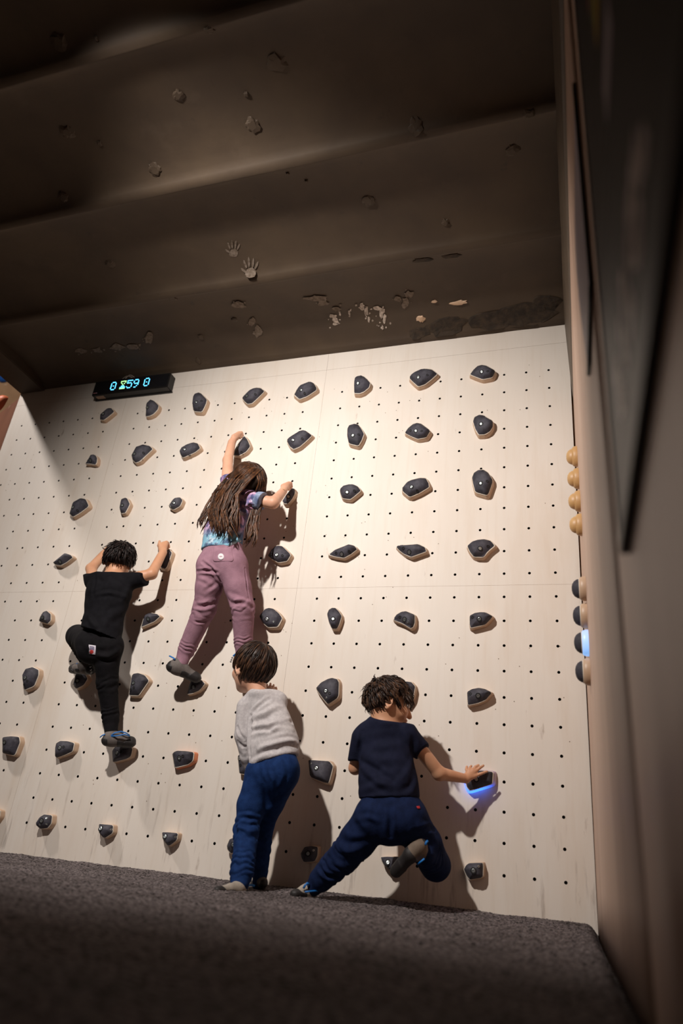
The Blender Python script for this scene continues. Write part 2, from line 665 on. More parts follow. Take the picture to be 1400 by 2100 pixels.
def blob(cx, cy, rx, ry, ang=0, n=9, seed=0, j=.35):
    rr = np.random.RandomState(seed)
    out = []
    for k in range(n):
        th = 2 * math.pi * k / n
        f = 1 - j + 2 * j * rr.rand() * .9
        x, y = rx * f * math.cos(th), ry * f * math.sin(th)
        out.append((cx + x * math.cos(ang) - y * math.sin(ang), cy + x * math.sin(ang) + y * math.cos(ang)))
    return out


def handprint(cx, cy, sc, m_):
    a = Acc()
    ceil_patch(a, blob(cx + 1, cy + 7 * sc, 9.5 * sc, 10 * sc, .3, 12, 3, .14))
    for i, (x0, y0, x1, y1) in enumerate(((-6, 8, -17, -1), (-6, 0, -12, -16), (-2, -2, -3, -22), (4, -2, 6, -20), (8, 1, 14, -13))):
        dx, dy = x1 - x0, y1 - y0
        L_ = math.hypot(dx, dy)
        ceil_patch(a, blob(cx + (x0 + x1) / 2 * sc, cy + (y0 + y1) / 2 * sc, L_ * .5 * sc, 2.1 * sc, math.atan2(dy, dx), 10, i, .12), .005)
    part('chalk_handprint', a.V, a.F, m_, ceiling, smooth=False)


handprint(478, 512, 0.95, chalk_f)
handprint(513, 551, 1.15, chalk_f)
for i, (pts, m_) in enumerate([([(742, 630, 5, 7), (750, 640, 5, 10), (756, 655, 3, 7)], chalk), ([(772, 632, 9, 6), (782, 640, 6, 12), (788, 655, 4, 9), (784, 672, 3, 5)], chalk),
                               ([(683, 648, 7, 4), (688, 658, 7, 6), (686, 664, 4, 3), (716, 642, 3, 6)], chalk),
                               ([(648, 612, 22, 5), (662, 622, 12, 6), (690, 634, 9, 4)], chalk_f), ([(838, 603, 9, 7), (830, 622, 7, 12), (815, 612, 8, 6)], chalk_f),
                               ([(515, 660, 7, 10), (528, 680, 9, 12), (490, 625, 14, 7)], chalk_f), ([(168, 720, 12, 6), (200, 718, 10, 6), (240, 712, 14, 7), (275, 712, 14, 6), (305, 695, 9, 12)], chalk_f)]):
    a = Acc()
    for j, (x, y, rx, ry) in enumerate(pts):
        ceil_patch(a, blob(x, y, rx, ry, 0, 11, i * 9 + j, .4), .0045 + .0006 * j)
        for q in range(3):
            ceil_patch(a, blob(x + rng.uniform(-14, 14), y + rng.uniform(-9, 9), rng.uniform(1, 2.6), rng.uniform(1, 3), 0, 6, i * 50 + j * 5 + q, .4))
    part('chalk_smear', a.V, a.F, m_, ceiling, smooth=False)

# right-hand wall: plywood lining, brown painted board above it, second lining nearer the camera
W_B = 2.07
lining = mat('lining_plywood', rgb(208, 176, 155), rgb(192, 158, 137), rough=0.5, scale=3, stretch=(1, 3.0, 0.25), bump=0.06, bscale=90)
mix_layer(lining, rgb(160, 128, 106), 5, 0.5, 0.8, (1, 4, 0.4), 0.5)


def lin_x(w_, z):
    top, bot = 0.1108 + 0.0118 * w_, 0.1035 + 0.0262 * w_
    return bot + (top - bot) * min(1, max(0, z / (20.8 * S)))


def sheet_x(fx, w0, w1, z0, z1, nw, nz_, thick):
    V, F = [], []
    for lay in (0, 1):
        for i in range(nw + 1):
            for j in range(nz_ + 1):
                w_ = w0 + (w1 - w0) * i / nw
                z = z0 + (z1 - z0) * j / nz_
                V.append((fx(w_, z) + thick * lay, -w_, z))
    n1 = (nw + 1) * (nz_ + 1)
    g = lambda i, j, l=0: l * n1 + i * (nz_ + 1) + j
    for i in range(nw):
        for j in range(nz_):
            F.append([g(i, j), g(i, j + 1), g(i + 1, j + 1), g(i + 1, j)])
            F.append([g(i, j, 1), g(i + 1, j, 1), g(i + 1, j + 1, 1), g(i, j + 1, 1)])
    for i in range(nw):
        F.append([g(i, 0), g(i + 1, 0), g(i + 1, 0, 1), g(i, 0, 1)])
        F.append([g(i, nz_), g(i, nz_, 1), g(i + 1, nz_, 1), g(i + 1, nz_)])
    for j in range(nz_):
        F.append([g(0, j), g(0, j, 1), g(0, j + 1, 1), g(0, j + 1)])
        F.append([g(nw, j), g(nw, j + 1), g(nw, j + 1, 1), g(nw, j, 1)])
    return V, F


V, F = sheet_x(lin_x, 0.001, W_B, 0.0, 20.8 * S, 16, 16, 0.018)
wr = structure(part('wall_right', V, F, lining, smooth=True), 'plywood lined side wall running towards the camera')
NEAR = lambda w_, z: 0.1500 + 0.0215 * (w_ - W_B) + (0.012 - 0.012 * min(1, z / 2.0)) * 1.0 - 0.008
V, F = sheet_x(NEAR, W_B + .004, 4.6, 0.0, 20.8 * S, 10, 8, 0.02)
part('near_panel', V, F, lining, wr, smooth=True)
prof0 = [(0.0862, CEIL + .03), (0.1075, 20.93 * S), (0.1125, 20.78 * S), (0.3, 20.78 * S), (0.3, CEIL + .03)]
V, F = [], []
for w_ in (0.0005, 1.2, 2.4, 4.7):
    V += [(x + (0.009 if k == 0 else 0.0075 if k == 1 else 0.0125 if k == 2 else 0) * w_, -w_, z) for k, (x, z) in enumerate(prof0)]
for i in range(3):
    for k in range(5):
        F.append([i * 5 + k, i * 5 + (k + 1) % 5, (i + 1) * 5 + (k + 1) % 5, (i + 1) * 5 + k])
F += [[0, 1, 2, 3, 4], [19, 18, 17, 16, 15]]
tr = structure(part('trim_1', V, F, mat('brown_trim', rgb(96, 80, 64), rgb(84, 70, 56), rough=0.55), smooth=False), 'brown painted board above the plywood lining')

# mat: charcoal carpet over foam, sagging a little, rolled edge at the right-hand wall
carpet = mat('carpet', rgb(132, 122, 122), rgb(22, 19, 19), rough=0.95, spec=.1, scale=85, detail=4, lo=.34, hi=.66, bump=.6, bscale=190)
mix_layer(carpet, rgb(50, 44, 41), 2.6, .45, .75, (1, 2.4, 1), .55)
mix_layer(carpet, rgb(120, 112, 110), 240, .66, .78, fac=.5, detail=2)


def mat_z(x, w_):
    t = min(1, max(0, (x + 3.3) / 3.4))
    edge = (0.245 + 0.14 * t) * S
    flat = (0.14 + 0.10 * t) * S
    u = min(1, w_ / 0.22)
    u = u * u * (3 - 2 * u)
    z = edge * (1 - u) + flat * u
    z += 0.0035 * noise.noise(Vector((x * 2.1, w_ * 4.2, 0))) + 0.002 * noise.noise(Vector((x * 7, w_ * 9, 5))) * (1 if w_ > .01 else .6)
    if w_ < .05:
        z += 0.004 * noise.noise(Vector((x * 11, 3, 8))) * (1 - w_ / .05)
    rx = lin_x(w_, 0) - 0.006 - x if w_ < W_B else NEAR(w_, 0) - 0.006 - x
    if rx < 0.035:
        q = 1 - max(0, rx) / 0.035
        z -= 0.030 * q * q
    return z


ws = list(np.concatenate([np.arange(0.0, 1.3, .0065), np.linspace(1.31, 4.4, 90)]))
V, F = [], []
nxm = 560
tuft = np.random.RandomState(77)
for w_ in ws:
    xr = (lin_x(w_, 0) if w_ < W_B else NEAR(w_, 0)) - 0.004
    for j in range(nxm):
        t = j / (nxm - 1)
        t = 1 - (1 - t) ** 1.6
        x = -4.3 + (xr + 4.3) * t
        V.append((x, -w_ - 0.0015, mat_z(x, w_) + (tuft.normal() * .0013 if w_ > .002 else tuft.normal() * .0008)))
for i in range(len(ws) - 1):
    for j in range(nxm - 1):
        F.append([i * nxm + j, (i + 1) * nxm + j, (i + 1) * nxm + j + 1, i * nxm + j + 1])
floor = structure(part('floor', V, F, carpet), 'charcoal carpet covered crash mat')
V, F = box_vf(-9, 1.0, -6.0, 4.0, -0.16, -0.1)
part('subfloor', V, F, carpet, floor, smooth=False)

# what shows past the left end: the next bouldering area
tan = mat('hall_wall_paint', rgb(196, 160, 128), rgb(178, 142, 112), rough=0.7, scale=4)
mix_layer(tan, rgb(228, 214, 204), 6, .62, .7, (1, 1, 3), .6)
V, F = box_vf(-9.0, -2.5, 2.2, 2.3, -0.1, 6.0)
wl = structure(part('wall_left', V, F, tan, smooth=False), 'tan wall of the next bouldering area')
red = mat('dark_brown_panel', rgb(128, 82, 60), rgb(104, 64, 46), rough=0.5, scale=4, stretch=(1, 1, .4))
mix_layer(red, rgb(190, 160, 140), 5, .66, .72, fac=.6, detail=8)
A0, A1 = np.array([-3.412, 0.02]), np.array([-4.75, 0.66])
dn = np.array([A1[1] - A0[1], -(A1[0] - A0[0])])
dn = dn / np.linalg.norm(dn)
V = []
for off in (0, 0.03):
    for (p, z) in ((A0, 0), (A1, 0), (A1, 24.9 * S), (A0, 24.9 * S)):
        V.append((p[0] + dn[0] * off, p[1] + dn[1] * off, z))
F = [[0, 1, 2, 3], [7, 6, 5, 4], [0, 4, 5, 1], [1, 5, 6, 2], [2, 6, 7, 3], [3, 7, 4, 0]]
structure(part('wall_corner', V, F, red, smooth=False), 'dark brown angled boulder panel beyond the wall end')

# ================================================================== CLIMBING HOLDS
grip_m = mat('charcoal_grip', rgb(66, 64, 73), rgb(42, 40, 47), rough=0.66, spec=.3, scale=24, detail=6, bump=0.25, bscale=220)
mix_layer(grip_m, rgb(128, 126, 136), 7, .56, .80, fac=.6, detail=7)
base_m = mat('resin_base', rgb(206, 178, 152), rgb(190, 158, 130), rough=0.45, scale=6, stretch=(1, 1, 1))
rim_m = mat('pale_rim', rgb(232, 220, 204), rgb(214, 200, 184), rough=0.5, scale=20)
led_tinted_base = mat('led_tinted_resin', rgb(226, 140, 96), rgb(204, 120, 80), rough=0.45, scale=6)  # glow of a dim reddish LED put into the base colour as orange
steel = mat('bolt_steel', (0.62, 0.66, 0.66), (0.5, 0.54, 0.54), rough=0.32, metal=0.9)
black_m = mat('hole_black', (0.012, 0.011, 0.012), rough=0.8)
VPZ = np.array([1220.0, 1821.0])


def lit_base(name, colr, centre, radius, strength):
    """translucent resin with an LED inside: glows strongest next to the LED"""
    mt = bpy.data.materials.new(name)
    mt.use_nodes = True
    nt = mt.node_tree
    b = nt.nodes['Principled BSDF']
    b.inputs['Base Color'].default_value = (*rgb(190, 168, 186), 1)
    b.inputs['Roughness'].default_value = .4
    tc = nt.nodes.new('ShaderNodeTexCoord')
    vm = nt.nodes.new('ShaderNodeVectorMath')
    vm.operation = 'DISTANCE'
    nt.links.new(tc.outputs['Object'], vm.inputs[0])
    vm.inputs[1].default_value = centre
    mr = nt.nodes.new('ShaderNodeMapRange')
    mr.interpolation_type = 'SMOOTHSTEP'
    mr.inputs['From Min'].default_value = radius
    mr.inputs['From Max'].default_value = radius * .15
    mr.inputs['To Max'].default_value = strength
    nt.links.new(vm.outputs['Value'], mr.inputs['Value'])
    b.inputs['Emission Color'].default_value = (*colr, 1)
    nt.links.new(mr.outputs[0], b.inputs['Emission Strength'])
    return mt


def chaikin(P, n=2, f=0.22):
    for _ in range(n):
        Q = []
        for i in range(len(P)):
            a, b = P[i], P[(i + 1) % len(P)]
            Q += [a * (1 - f) + b * f, a * f + b * (1 - f)]
        P = Q
    return P


W_RIM, W_TOP = 0.026, 0.050


def climbing_hold(poly, bolt, label, seed, dots=(), basemat=None, top=W_TOP, bolt_on=True, group='charcoal holds on the plywood wall', led=None):
    rr = np.random.RandomState(seed + 100)
    P = np.array(poly, float)
    c = P.mean(0)
    # vertices on the side turned away from the wall's vanishing point are the dome's silhouette: bring them back to the rim
    vd = VPZ - c
    vd /= np.linalg.norm(vd)
    P2 = []
    for p in P:
        o = (p - c) / (np.linalg.norm(p - c) + 1e-6)
        f = max(0, -(o @ vd))
        P2.append(p + (VPZ - p) * 0.0058 * f)
    if sum((P2[i][0] * P2[(i + 1) % len(P2)][1] - P2[(i + 1) % len(P2)][0] * P2[i][1]) for i in range(len(P2))) > 0:
        P2 = P2[::-1]
    rim = np.array([at(p[0], p[1], W_RIM)[[0, 2]] for p in P2])      # (x,z) on the wall, counter-clockwise seen from the room
    E0 = rim.copy()
    R = np.array(chaikin(list(rim), 2, .14))
    ctr = rim.mean(0)
    n = len(R)
    size = np.sqrt(np.abs(np.linalg.norm(R - ctr, axis=1)).mean())
    top = min(top, W_RIM + np.linalg.norm(R - ctr, axis=1).mean() * 0.72)
    slopes = [rr.uniform(.75, 2.3) for _ in E0]
    bp = at(bolt[0], bolt[1], top - .006)[[0, 2]]
    pk = ctr * .55 + bp * .45

    def height(p):
        hs = []
        for i in range(len(E0)):
            a, b = E0[i], E0[(i + 1) % len(E0)]
            e = b - a
            L = np.linalg.norm(e) + 1e-9
            d = abs(e[0] * (p[1] - a[1]) - e[1] * (p[0] - a[0])) / L
            hs.append(slopes[i] * d)
        h = min(hs)
        cap_ = top - W_RIM
        h = cap_ * (1 - math.exp(-2.0 * (h / cap_) ** 1.25))
        tilt = (p - ctr) @ np.array([math.cos(seed * 1.7), math.sin(seed * 1.7)]) * .15
        return W_RIM + .003 + h + tilt * min(1, h / .012)
    org = np.array([ctr[0], 0.0, ctr[1]])
    root = thing('climbing_hold', label, 'climbing hold', org, group)
    # base
    V, F = [], []
    for (sc, wv) in ((1.13 if not led else 1.2, -0.0005), (1.12 if not led else 1.19, .006), (1.045 if not led else 1.09, W_RIM - .003), (1.0, W_RIM)):
        for p in R:
            q = ctr + (p - ctr) * sc
            V.append((q[0], -wv if wv > 0 else 0.0005, q[1]))
    for k in range(3):
        for i in range(n):
            F.append([k * n + i, k * n + (i + 1) % n, (k + 1) * n + (i + 1) % n, (k + 1) * n + i])
    F.append([3 * n + i for i in range(n)])
    bm_ = basemat or base_m
    if led:
        lp = at(led[0], led[1], .012)
        bm_ = lit_base('lit_resin_base', led[2], tuple(lp - org), led[3], led[4])
    part('base', V, F, bm_, root, org, smooth=True)
    # pale rim
    V, F = [], []
    for (sc, wv) in ((1.015, W_RIM - .0015), (1.038, W_RIM + .0005), (1.030, W_RIM + .0040), (.93, W_RIM + .0036)):
        for p in R:
            q = ctr + (p - ctr) * sc
            V.append((q[0], -wv, q[1]))
    for k in range(3):
        for i in range(n):
            F.append([k * n + i, k * n + (i + 1) % n, (k + 1) * n + (i + 1) % n, (k + 1) * n + i])
    part('rim', V, F, rim_m, root, org)
    # grip: facets meeting in soft ridges
    V, F = [], []
    rings = [1.0, .985, .95, .88, .78, .66, .52, .36, .18]
    for j, sc in enumerate(rings):
        for p in R:
            q = pk + (p - pk) * sc
            V.append((q[0], -(W_RIM + .002 if j == 0 else height(q)), q[1]))
    V.append((pk[0], -height(pk), pk[1]))
    for k in range(len(rings) - 1):
        for i in range(n):
            F.append([k * n + i, k * n + (i + 1) % n, (k + 1) * n + (i + 1) % n, (k + 1) * n + i])
    k = len(rings) - 1
    for i in range(n):
        F.append([k * n + i, k * n + (i + 1) % n, len(V) - 1])
    V = np.array(V)
    g = part('grip', V, F, grip_m, root, org)

    def disc(p, r, lift, m_, name, par, ringr=None):
        hw = height(p)
        a = Acc()
        gx = (height(p + [.004, 0]) - height(p - [.004, 0])) / .008
        gz = (height(p + [0, .004]) - height(p - [0, .004])) / .008
        N = 14
        vv = []
        for (rad, l) in ((r, lift - .002), (r, lift), (r * .72, lift + .0006), (r * .4, lift + .0004), (r * .38, lift - .0015)):
            for t in range(N):
                x, z = rad * math.cos(2 * math.pi * t / N), rad * math.sin(2 * math.pi * t / N)
                vv.append((p[0] + x, -(hw + l + gx * x + gz * z), p[1] + z))
        ff = [[k2 * N + t, k2 * N + (t + 1) % N, (k2 + 1) * N + (t + 1) % N, (k2 + 1) * N + t] for k2 in range(4) for t in range(N)]
        ff.append([4 * N + t for t in range(N)])
        return part(name, vv, ff, m_, par, org, smooth=False)
    if bolt_on:
        disc(bp, .0116, .0004, black_m, 'bolt_recess', root)
        disc(bp, .0070, .0016, steel, 'bolt', root)
    for dx, dy, kind in dots:
        p = at(dx, dy, top - .008)[[0, 2]]
        p = ctr + (p - ctr) * .78
        disc(p, .0068 if kind == 'h' else .0042, .0008, black_m if kind == 'h' else steel, 'side_hole' if kind == 'h' else 'screw', root)
    return root


CR = dict(A=(0, 800, 4), B=(350, 750, 4), C=(650, 730, 4), D=(50, 980, 4), E=(900, 650, 4), G=(660, 940, 3.5), H=(750, 1220, 4.516), I=(500, 1180, 4),
          J=(330, 1080, 4.828), K=(0, 1180, 4), L=(0, 1450, 4), M=(350, 1450, 4), N=(440, 1500, 4.667), O=(0, 1640, 3.5), Q=(740, 1700, 4.667),
          R=(920, 1540, 10.77), T=(120, 1080, 5.385), U=(320, 1080, 5.385))
HOLDS = [
 ('A', [(808,185),(835,150),(880,137),(915,150),(940,180),(890,222),(855,248),(822,246)], (850,200), [], 'small rounded charcoal hold just under the left end of the black display, top row'),
 ('A', [(1185,120),(1200,85),(1228,68),(1262,85),(1305,130),(1295,165),(1262,200),(1230,215),(1195,220)], (1214,148), [], 'chalky egg-shaped charcoal hold just under the right half of the black display, top row'),
 ('B', [(168,240),(185,210),(215,202),(240,215),(300,280),(290,320),(260,382),(190,378),(178,310)], (215,305), [(265,298,'h'),(240,370,'h')], 'tall tapering charcoal hold third from the left in the top row'),
 ('B', [(580,258),(600,215),(640,178),(690,168),(740,185),(772,212),(720,265),(670,312),(632,318),(605,295)], (628,255), [(708,243,'h')], 'slanted charcoal hold fourth from the left in the top row'),
 ('B', [(1010,240),(1025,180),(1065,135),(1130,128),(1175,145),(1198,185),(1195,205),(1120,255),(1055,280),(1015,245)], (1070,203), [(1100,240,'h')], 'bean-shaped charcoal hold fifth in the top row, left of the sheet joint'),
 ('C', [(300,225),(303,170),(325,145),(350,140),(380,155),(410,190),(438,225),(430,260),(385,298),(350,312),(305,310)], (338,231), [], 'upright rounded charcoal hold sixth in the top row, right of the sheet joint'),
 ('C', [(755,180),(790,130),(840,92),(885,87),(940,105),(990,150),(940,195),(885,238),(830,255),(790,220)], (832,182), [(918,166,'h')], 'broad ridged charcoal hold second from the right in the top row'),
 ('E', [(252,475),(275,430),(310,380),(345,371),(385,385),(462,445),(438,500),(358,516),(300,495)], (350,458), [(417,468,'h')], 'charcoal hold at the right end of the top row'),
 ('A', [(688,595),(700,555),(745,523),(785,535),(800,560),(797,595),(785,615),(740,608),(700,600)], (740,577), [(708,573,'h')], 'very small charcoal hold at the left end of the second row'),
 ('A', [(1070,530),(1085,480),(1120,448),(1170,440),(1230,460),(1258,488),(1200,540),(1155,585),(1115,600),(1090,575)], (1108,530), [(1187,518,'h'),(1162,574,'s')], 'slanted charcoal hold second from the left in the second row'),
 ('B', [(72,715),(82,660),(120,628),(180,622),(225,640),(245,680),(200,715),(100,760)], (118,693), [(145,735,'h')], 'rounded charcoal hold third in the second row, left of the raised arm'),
 ('B', [(515,720),(520,680),(540,620),(595,565),(625,600),(655,665),(620,710),(560,742),(520,735)], (547,655), [(583,722,'h')], 'charcoal hold gripped by the raised left hand of the long-haired climber'),
 ('B', [(945,610),(975,560),(1040,525),(1110,535),(1162,575),(1110,625),(1060,668),(1010,690),(980,670)], (1005,615), [(1092,603,'h')], 'slanted charcoal hold in the second row, right above the long-haired climber'),
 ('C', [(240,595),(255,555),(295,540),(330,548),(365,600),(388,640),(370,690),(340,742),(262,722),(248,660)], (297,659), [(353,656,'h')], 'tall shield-shaped charcoal hold third from the right in the second row'),
 ('C', [(718,632),(740,580),(775,540),(810,530),(850,545),(930,615),(895,672),(825,685),(770,662)], (812,622), [(877,637,'h'),(756,622,'h')], 'wide charcoal hold second from the right in the second row'),
 ('E', [(275,850),(285,805),(320,787),(360,787),(400,820),(440,855),(440,905),(415,945),(375,968),(325,970),(300,930)], (345,884), [], 'rounded charcoal hold at the right end of the second row'),
 ('A', [(565,1010),(570,930),(600,895),(660,882),(705,895),(733,955),(660,1010),(600,1045)], (603,965), [(637,1000,'h')], 'large rounded charcoal hold at the left end of the third row'),
 ('A', [(968,900),(985,875),(1015,872),(1045,890),(1068,935),(1050,975),(1030,1010),(995,1015),(975,960)], (1007,950), [], 'narrow charcoal hold second from the left in the third row'),
 ('D', [(1180,200),(1200,160),(1235,152),(1280,162),(1300,185),(1280,235),(1225,265),(1185,240)], (1230,210), [(1190,245,'s')], 'small charcoal hold third in the third row, left of the long brown hair'),
 ('B', [(915,1110),(935,1040),(975,1000),(1010,1005),(1022,1045),(1000,1090),(965,1135),(930,1135)], (965,1075), [], 'charcoal hold gripped by the right hand of the long-haired climber'),
 ('G', [(122,220),(145,190),(185,178),(225,183),(260,205),(282,235),(235,275),(205,297),(148,290),(130,250)], (183,248), [(247,238,'h')], 'fan-shaped charcoal hold third from the right in the third row'),
 ('G', [(575,210),(600,165),(640,138),(700,130),(745,140),(768,185),(770,210),(700,252),(630,282),(580,240)], (646,212), [(690,250,'h')], 'large loaf-shaped charcoal hold second from the right in the third row'),
 ('G', [(1073,130),(1085,90),(1115,68),(1155,68),(1190,95),(1222,150),(1222,180),(1190,270),(1100,245),(1085,190)], (1140,186), [(1200,182,'h')], 'tall charcoal hold at the right end of the third row'),
 ('D', [(218,682),(250,650),(300,628),(345,621),(385,635),(400,655),(350,695),(300,722),(240,705)], (291,688), [], 'flat wide charcoal hold at the left end of the fourth row'),
 ('T', [(1080,225),(1120,190),(1225,255),(1258,290),(1190,472),(1110,448),(1085,330)], (1160,360), [], 'charcoal hold gripped by the right hand of the black-shirted climber'),
 ('J', [(1050,280),(1075,215),(1110,180),(1150,172),(1200,190),(1290,280),(1250,345),(1165,360),(1100,325)], (1151,287), [(1088,287,'h'),(1225,305,'h')], 'charcoal hold in the fourth row beside the hip of the long-haired climber'),
 ('G', [(38,688),(80,650),(130,625),(190,615),(235,630),(255,655),(210,690),(160,718),(100,710)], (140,687), [(85,685,'h'),(210,675,'h')], 'flat wide charcoal hold third from the right in the fourth row'),
 ('G', [(528,628),(560,612),(620,608),(690,615),(740,640),(750,672),(700,690),(640,712),(590,690),(550,655)], (624,672), [(572,650,'h')], 'flat wide charcoal hold second from the right in the fourth row'),
 ('G', [(1040,625),(1070,590),(1110,572),(1160,570),(1210,590),(1248,628),(1195,670),(1160,712),(1090,710),(1060,670)], (1136,651), [(1208,632,'h')], 'charcoal hold at the right end of the fourth row'),
 ('K', [(302,355),(315,310),(350,288),(385,290),(420,320),(420,370),(395,398),(350,385),(310,370)], (356,350), [(324,338,'h'),(383,372,'s')], 'small charcoal hold at the left end of the fifth row'),
 ('K', [(1155,420),(1160,340),(1185,308),(1230,303),(1290,318),(1315,338),(1270,380),(1160,425)], (1216,360), [(1165,345,'h')], 'charcoal hold right of the black-shirted climber in the fifth row'),
 ('J', [(962,885),(985,840),(1020,800),(1055,793),(1110,810),(1170,860),(1205,910),(1160,998),(1060,1000),(1010,955)], (1054,921), [(992,905,'h'),(1130,960,'s')], 'charcoal hold in the fifth row beside the knee of the long-haired climber'),
 ('I', [(672,310),(685,270),(712,255),(745,260),(775,290),(805,335),(785,400),(765,438),(722,438),(700,390)], (737,363), [], 'narrow shield-shaped charcoal hold third from the right in the fifth row'),
 ('H', [(250,215),(275,170),(320,142),(365,140),(400,160),(455,185),(455,260),(440,300),(415,312),(340,268),(255,230)], (358,230), [(303,206,'h'),(405,266,'s')], 'charcoal hold second from the right in the fifth row'),
 ('H', [(955,185),(1000,155),(1050,150),(1110,160),(1178,200),(1110,275),(1050,292),(970,310),(960,270)], (1051,228), [(972,207,'h')], 'pointed charcoal hold at the right end of the fifth row'),
 ('K', [(162,810),(180,780),(225,758),(270,752),(320,775),(320,820),(285,910),(205,942),(190,900),(175,850)], (213,845), [(232,880,'h'),(195,918,'h')], 'large charcoal hold at the left end of the sixth row'),
 ('K', [(592,870),(600,800),(645,790),(700,805),(722,850),(690,900),(630,930),(600,905)], (642,867), [], 'charcoal hold under the left shoe of the black-shirted climber'),
 ('K', [(1065,810),(1080,798),(1130,798),(1190,820),(1225,865),(1180,930),(1140,988),(1055,985),(1055,900)], (1099,886), [(1102,938,'h'),(1063,957,'h')], 'large charcoal hold right of the black trousers in the sixth row'),
 ('U', [(335,1850),(345,1730),(380,1690),(500,1695),(545,1735),(480,1810),(400,1845)], (418,1775), [], 'charcoal hold under the left shoe of the long-haired climber'),
 ('I', [(580,920),(620,870),(680,842),(720,837),(765,850),(782,880),(778,1000),(690,1060),(640,1000)], (676,952), [(713,988,'h'),(678,1034,'s')], 'large pentagonal charcoal hold between the two lower climbers in the sixth row'),
 ('H', [(230,850),(290,803),(370,793),(420,805),(460,850),(440,950),(400,1010),(280,980)], (330,900), [], 'charcoal hold half hidden behind the curly-haired head'),
 ('H', [(932,890),(980,860),(1040,853),(1100,870),(1168,905),(1110,975),(1040,1005),(945,1025),(938,960)], (1040,937), [(950,915,'h')], 'pointed charcoal hold at the right end of the sixth row'),
 ('L', [(5,370),(5,240),(80,237),(160,245),(168,290),(125,400),(60,385)], (47,294), [], 'charcoal hold at the left edge of the seventh row'),
 ('L', [(432,320),(440,290),(480,273),(560,280),(615,295),(600,365),(540,392),(455,415),(440,370)], (497,337), [(537,328,'h')], 'charcoal hold second from the left in the seventh row'),
 ('L', [(900,350),(930,315),(1000,315),(1090,335),(1075,405),(1040,425),(920,452),(905,400)], (967,379), [(1010,370,'h')], 'charcoal hold under the right shoe of the black-shirted climber'),
 ('M', [(-5,380),(10,362),(40,353),(130,362),(193,372),(185,440),(140,475),(30,500),(10,440)], (74,420), [(118,405,'h')], 'charcoal hold on an orange base in the seventh row'),
 ('N', [(207,235),(222,218),(330,225),(350,330),(330,420),(290,412),(235,398),(215,330)], (240,258), [(243,325,'h')], 'charcoal hold under the left sleeve of the grey-shirted climber'),
 ('N', [(882,272),(895,266),(1000,275),(1100,285),(1138,335),(1095,495),(1050,490),(905,435)], (978,353), [(903,295,'s')], 'large shaded charcoal hold beside the hip of the grey-shirted climber'),
 ('R', [(350,640),(400,540),(520,440),(680,420),(950,460),(980,490),(965,710),(920,745),(470,885),(400,800)], (610,630), [], 'charcoal hold with a glowing blue base, touched by the navy-shirted climber'),
 ('L', [(-110,840),(-40,832),(8,850),(2,900),(-30,945),(-95,930)], (-50,890), [], 'charcoal hold cut off by the left edge of the picture, bottom row'),
 ('O', [(250,165),(290,115),(320,105),(378,112),(372,170),(345,205),(285,208),(255,190)], (305,153), [(350,127,'s'),(342,180,'s'),(287,187,'s')], 'small charcoal hold with three screws in the bottom row'),
 ('O', [(695,170),(740,175),(815,182),(812,240),(752,278),(700,240)], (728,207), [(807,213,'s')], 'arrow-shaped charcoal hold third from the left in the bottom row'),
 ('O', [(1148,230),(1200,232),(1280,240),(1272,290),(1212,335),(1155,285)], (1187,264), [(1270,267,'s')], 'arrow-shaped charcoal hold fourth from the left in the bottom row'),
 ('N', [(100,1090),(130,1030),(200,1010),(270,1030),(280,1100),(220,1150),(150,1168),(110,1130)], (185,1085), [], 'round charcoal hold half behind the blue trouser leg, bottom row'),
 ('N', [(810,1165),(850,1105),(930,1095),(990,1105),(985,1190),(960,1245),(850,1252),(820,1210)], (900,1170), [(963,1130,'s')], 'charcoal hold in deep shadow between the two lower climbers, bottom row'),
 ('Q', [(178,265),(250,262),(380,270),(420,310),(380,380),(295,415),(215,350),(190,310)], (258,317), [], 'charcoal hold behind the lifted shoe of the navy-shirted climber, bottom row'),
 ('Q', [(975,385),(1000,345),(1030,325),(1165,322),(1170,350),(1168,465),(1040,488),(1010,455)], (1078,400), [(1145,350,'s')], 'charcoal hold at the right end of the bottom row'),
]
for i, (cr, poly, bolt, dots, label) in enumerate(HOLDS):
    ox, oy, sc = CR[cr]
    cv = lambda p: (ox + p[0] / sc, oy + p[1] / sc)
    kw = {}
    if 'orange base' in label:
        kw['basemat'] = led_tinted_base
    if 'glowing blue' in label:
        kw['led'] = (976, 1622, (0.02, 0.14, 1.0), 0.088, 3.4)
    climbing_hold([cv(p) for p in poly], cv(bolt), label, i, [(*cv(d[:2]), d[2]) for d in dots], bolt_on=True, **kw)

# ------------------------------------------------------------------ holds on the right-hand wall, seen edge-on
amber = mat('amber_resin', rgb(214, 174, 122), rgb(192, 148, 96), rough=0.45, scale=12)


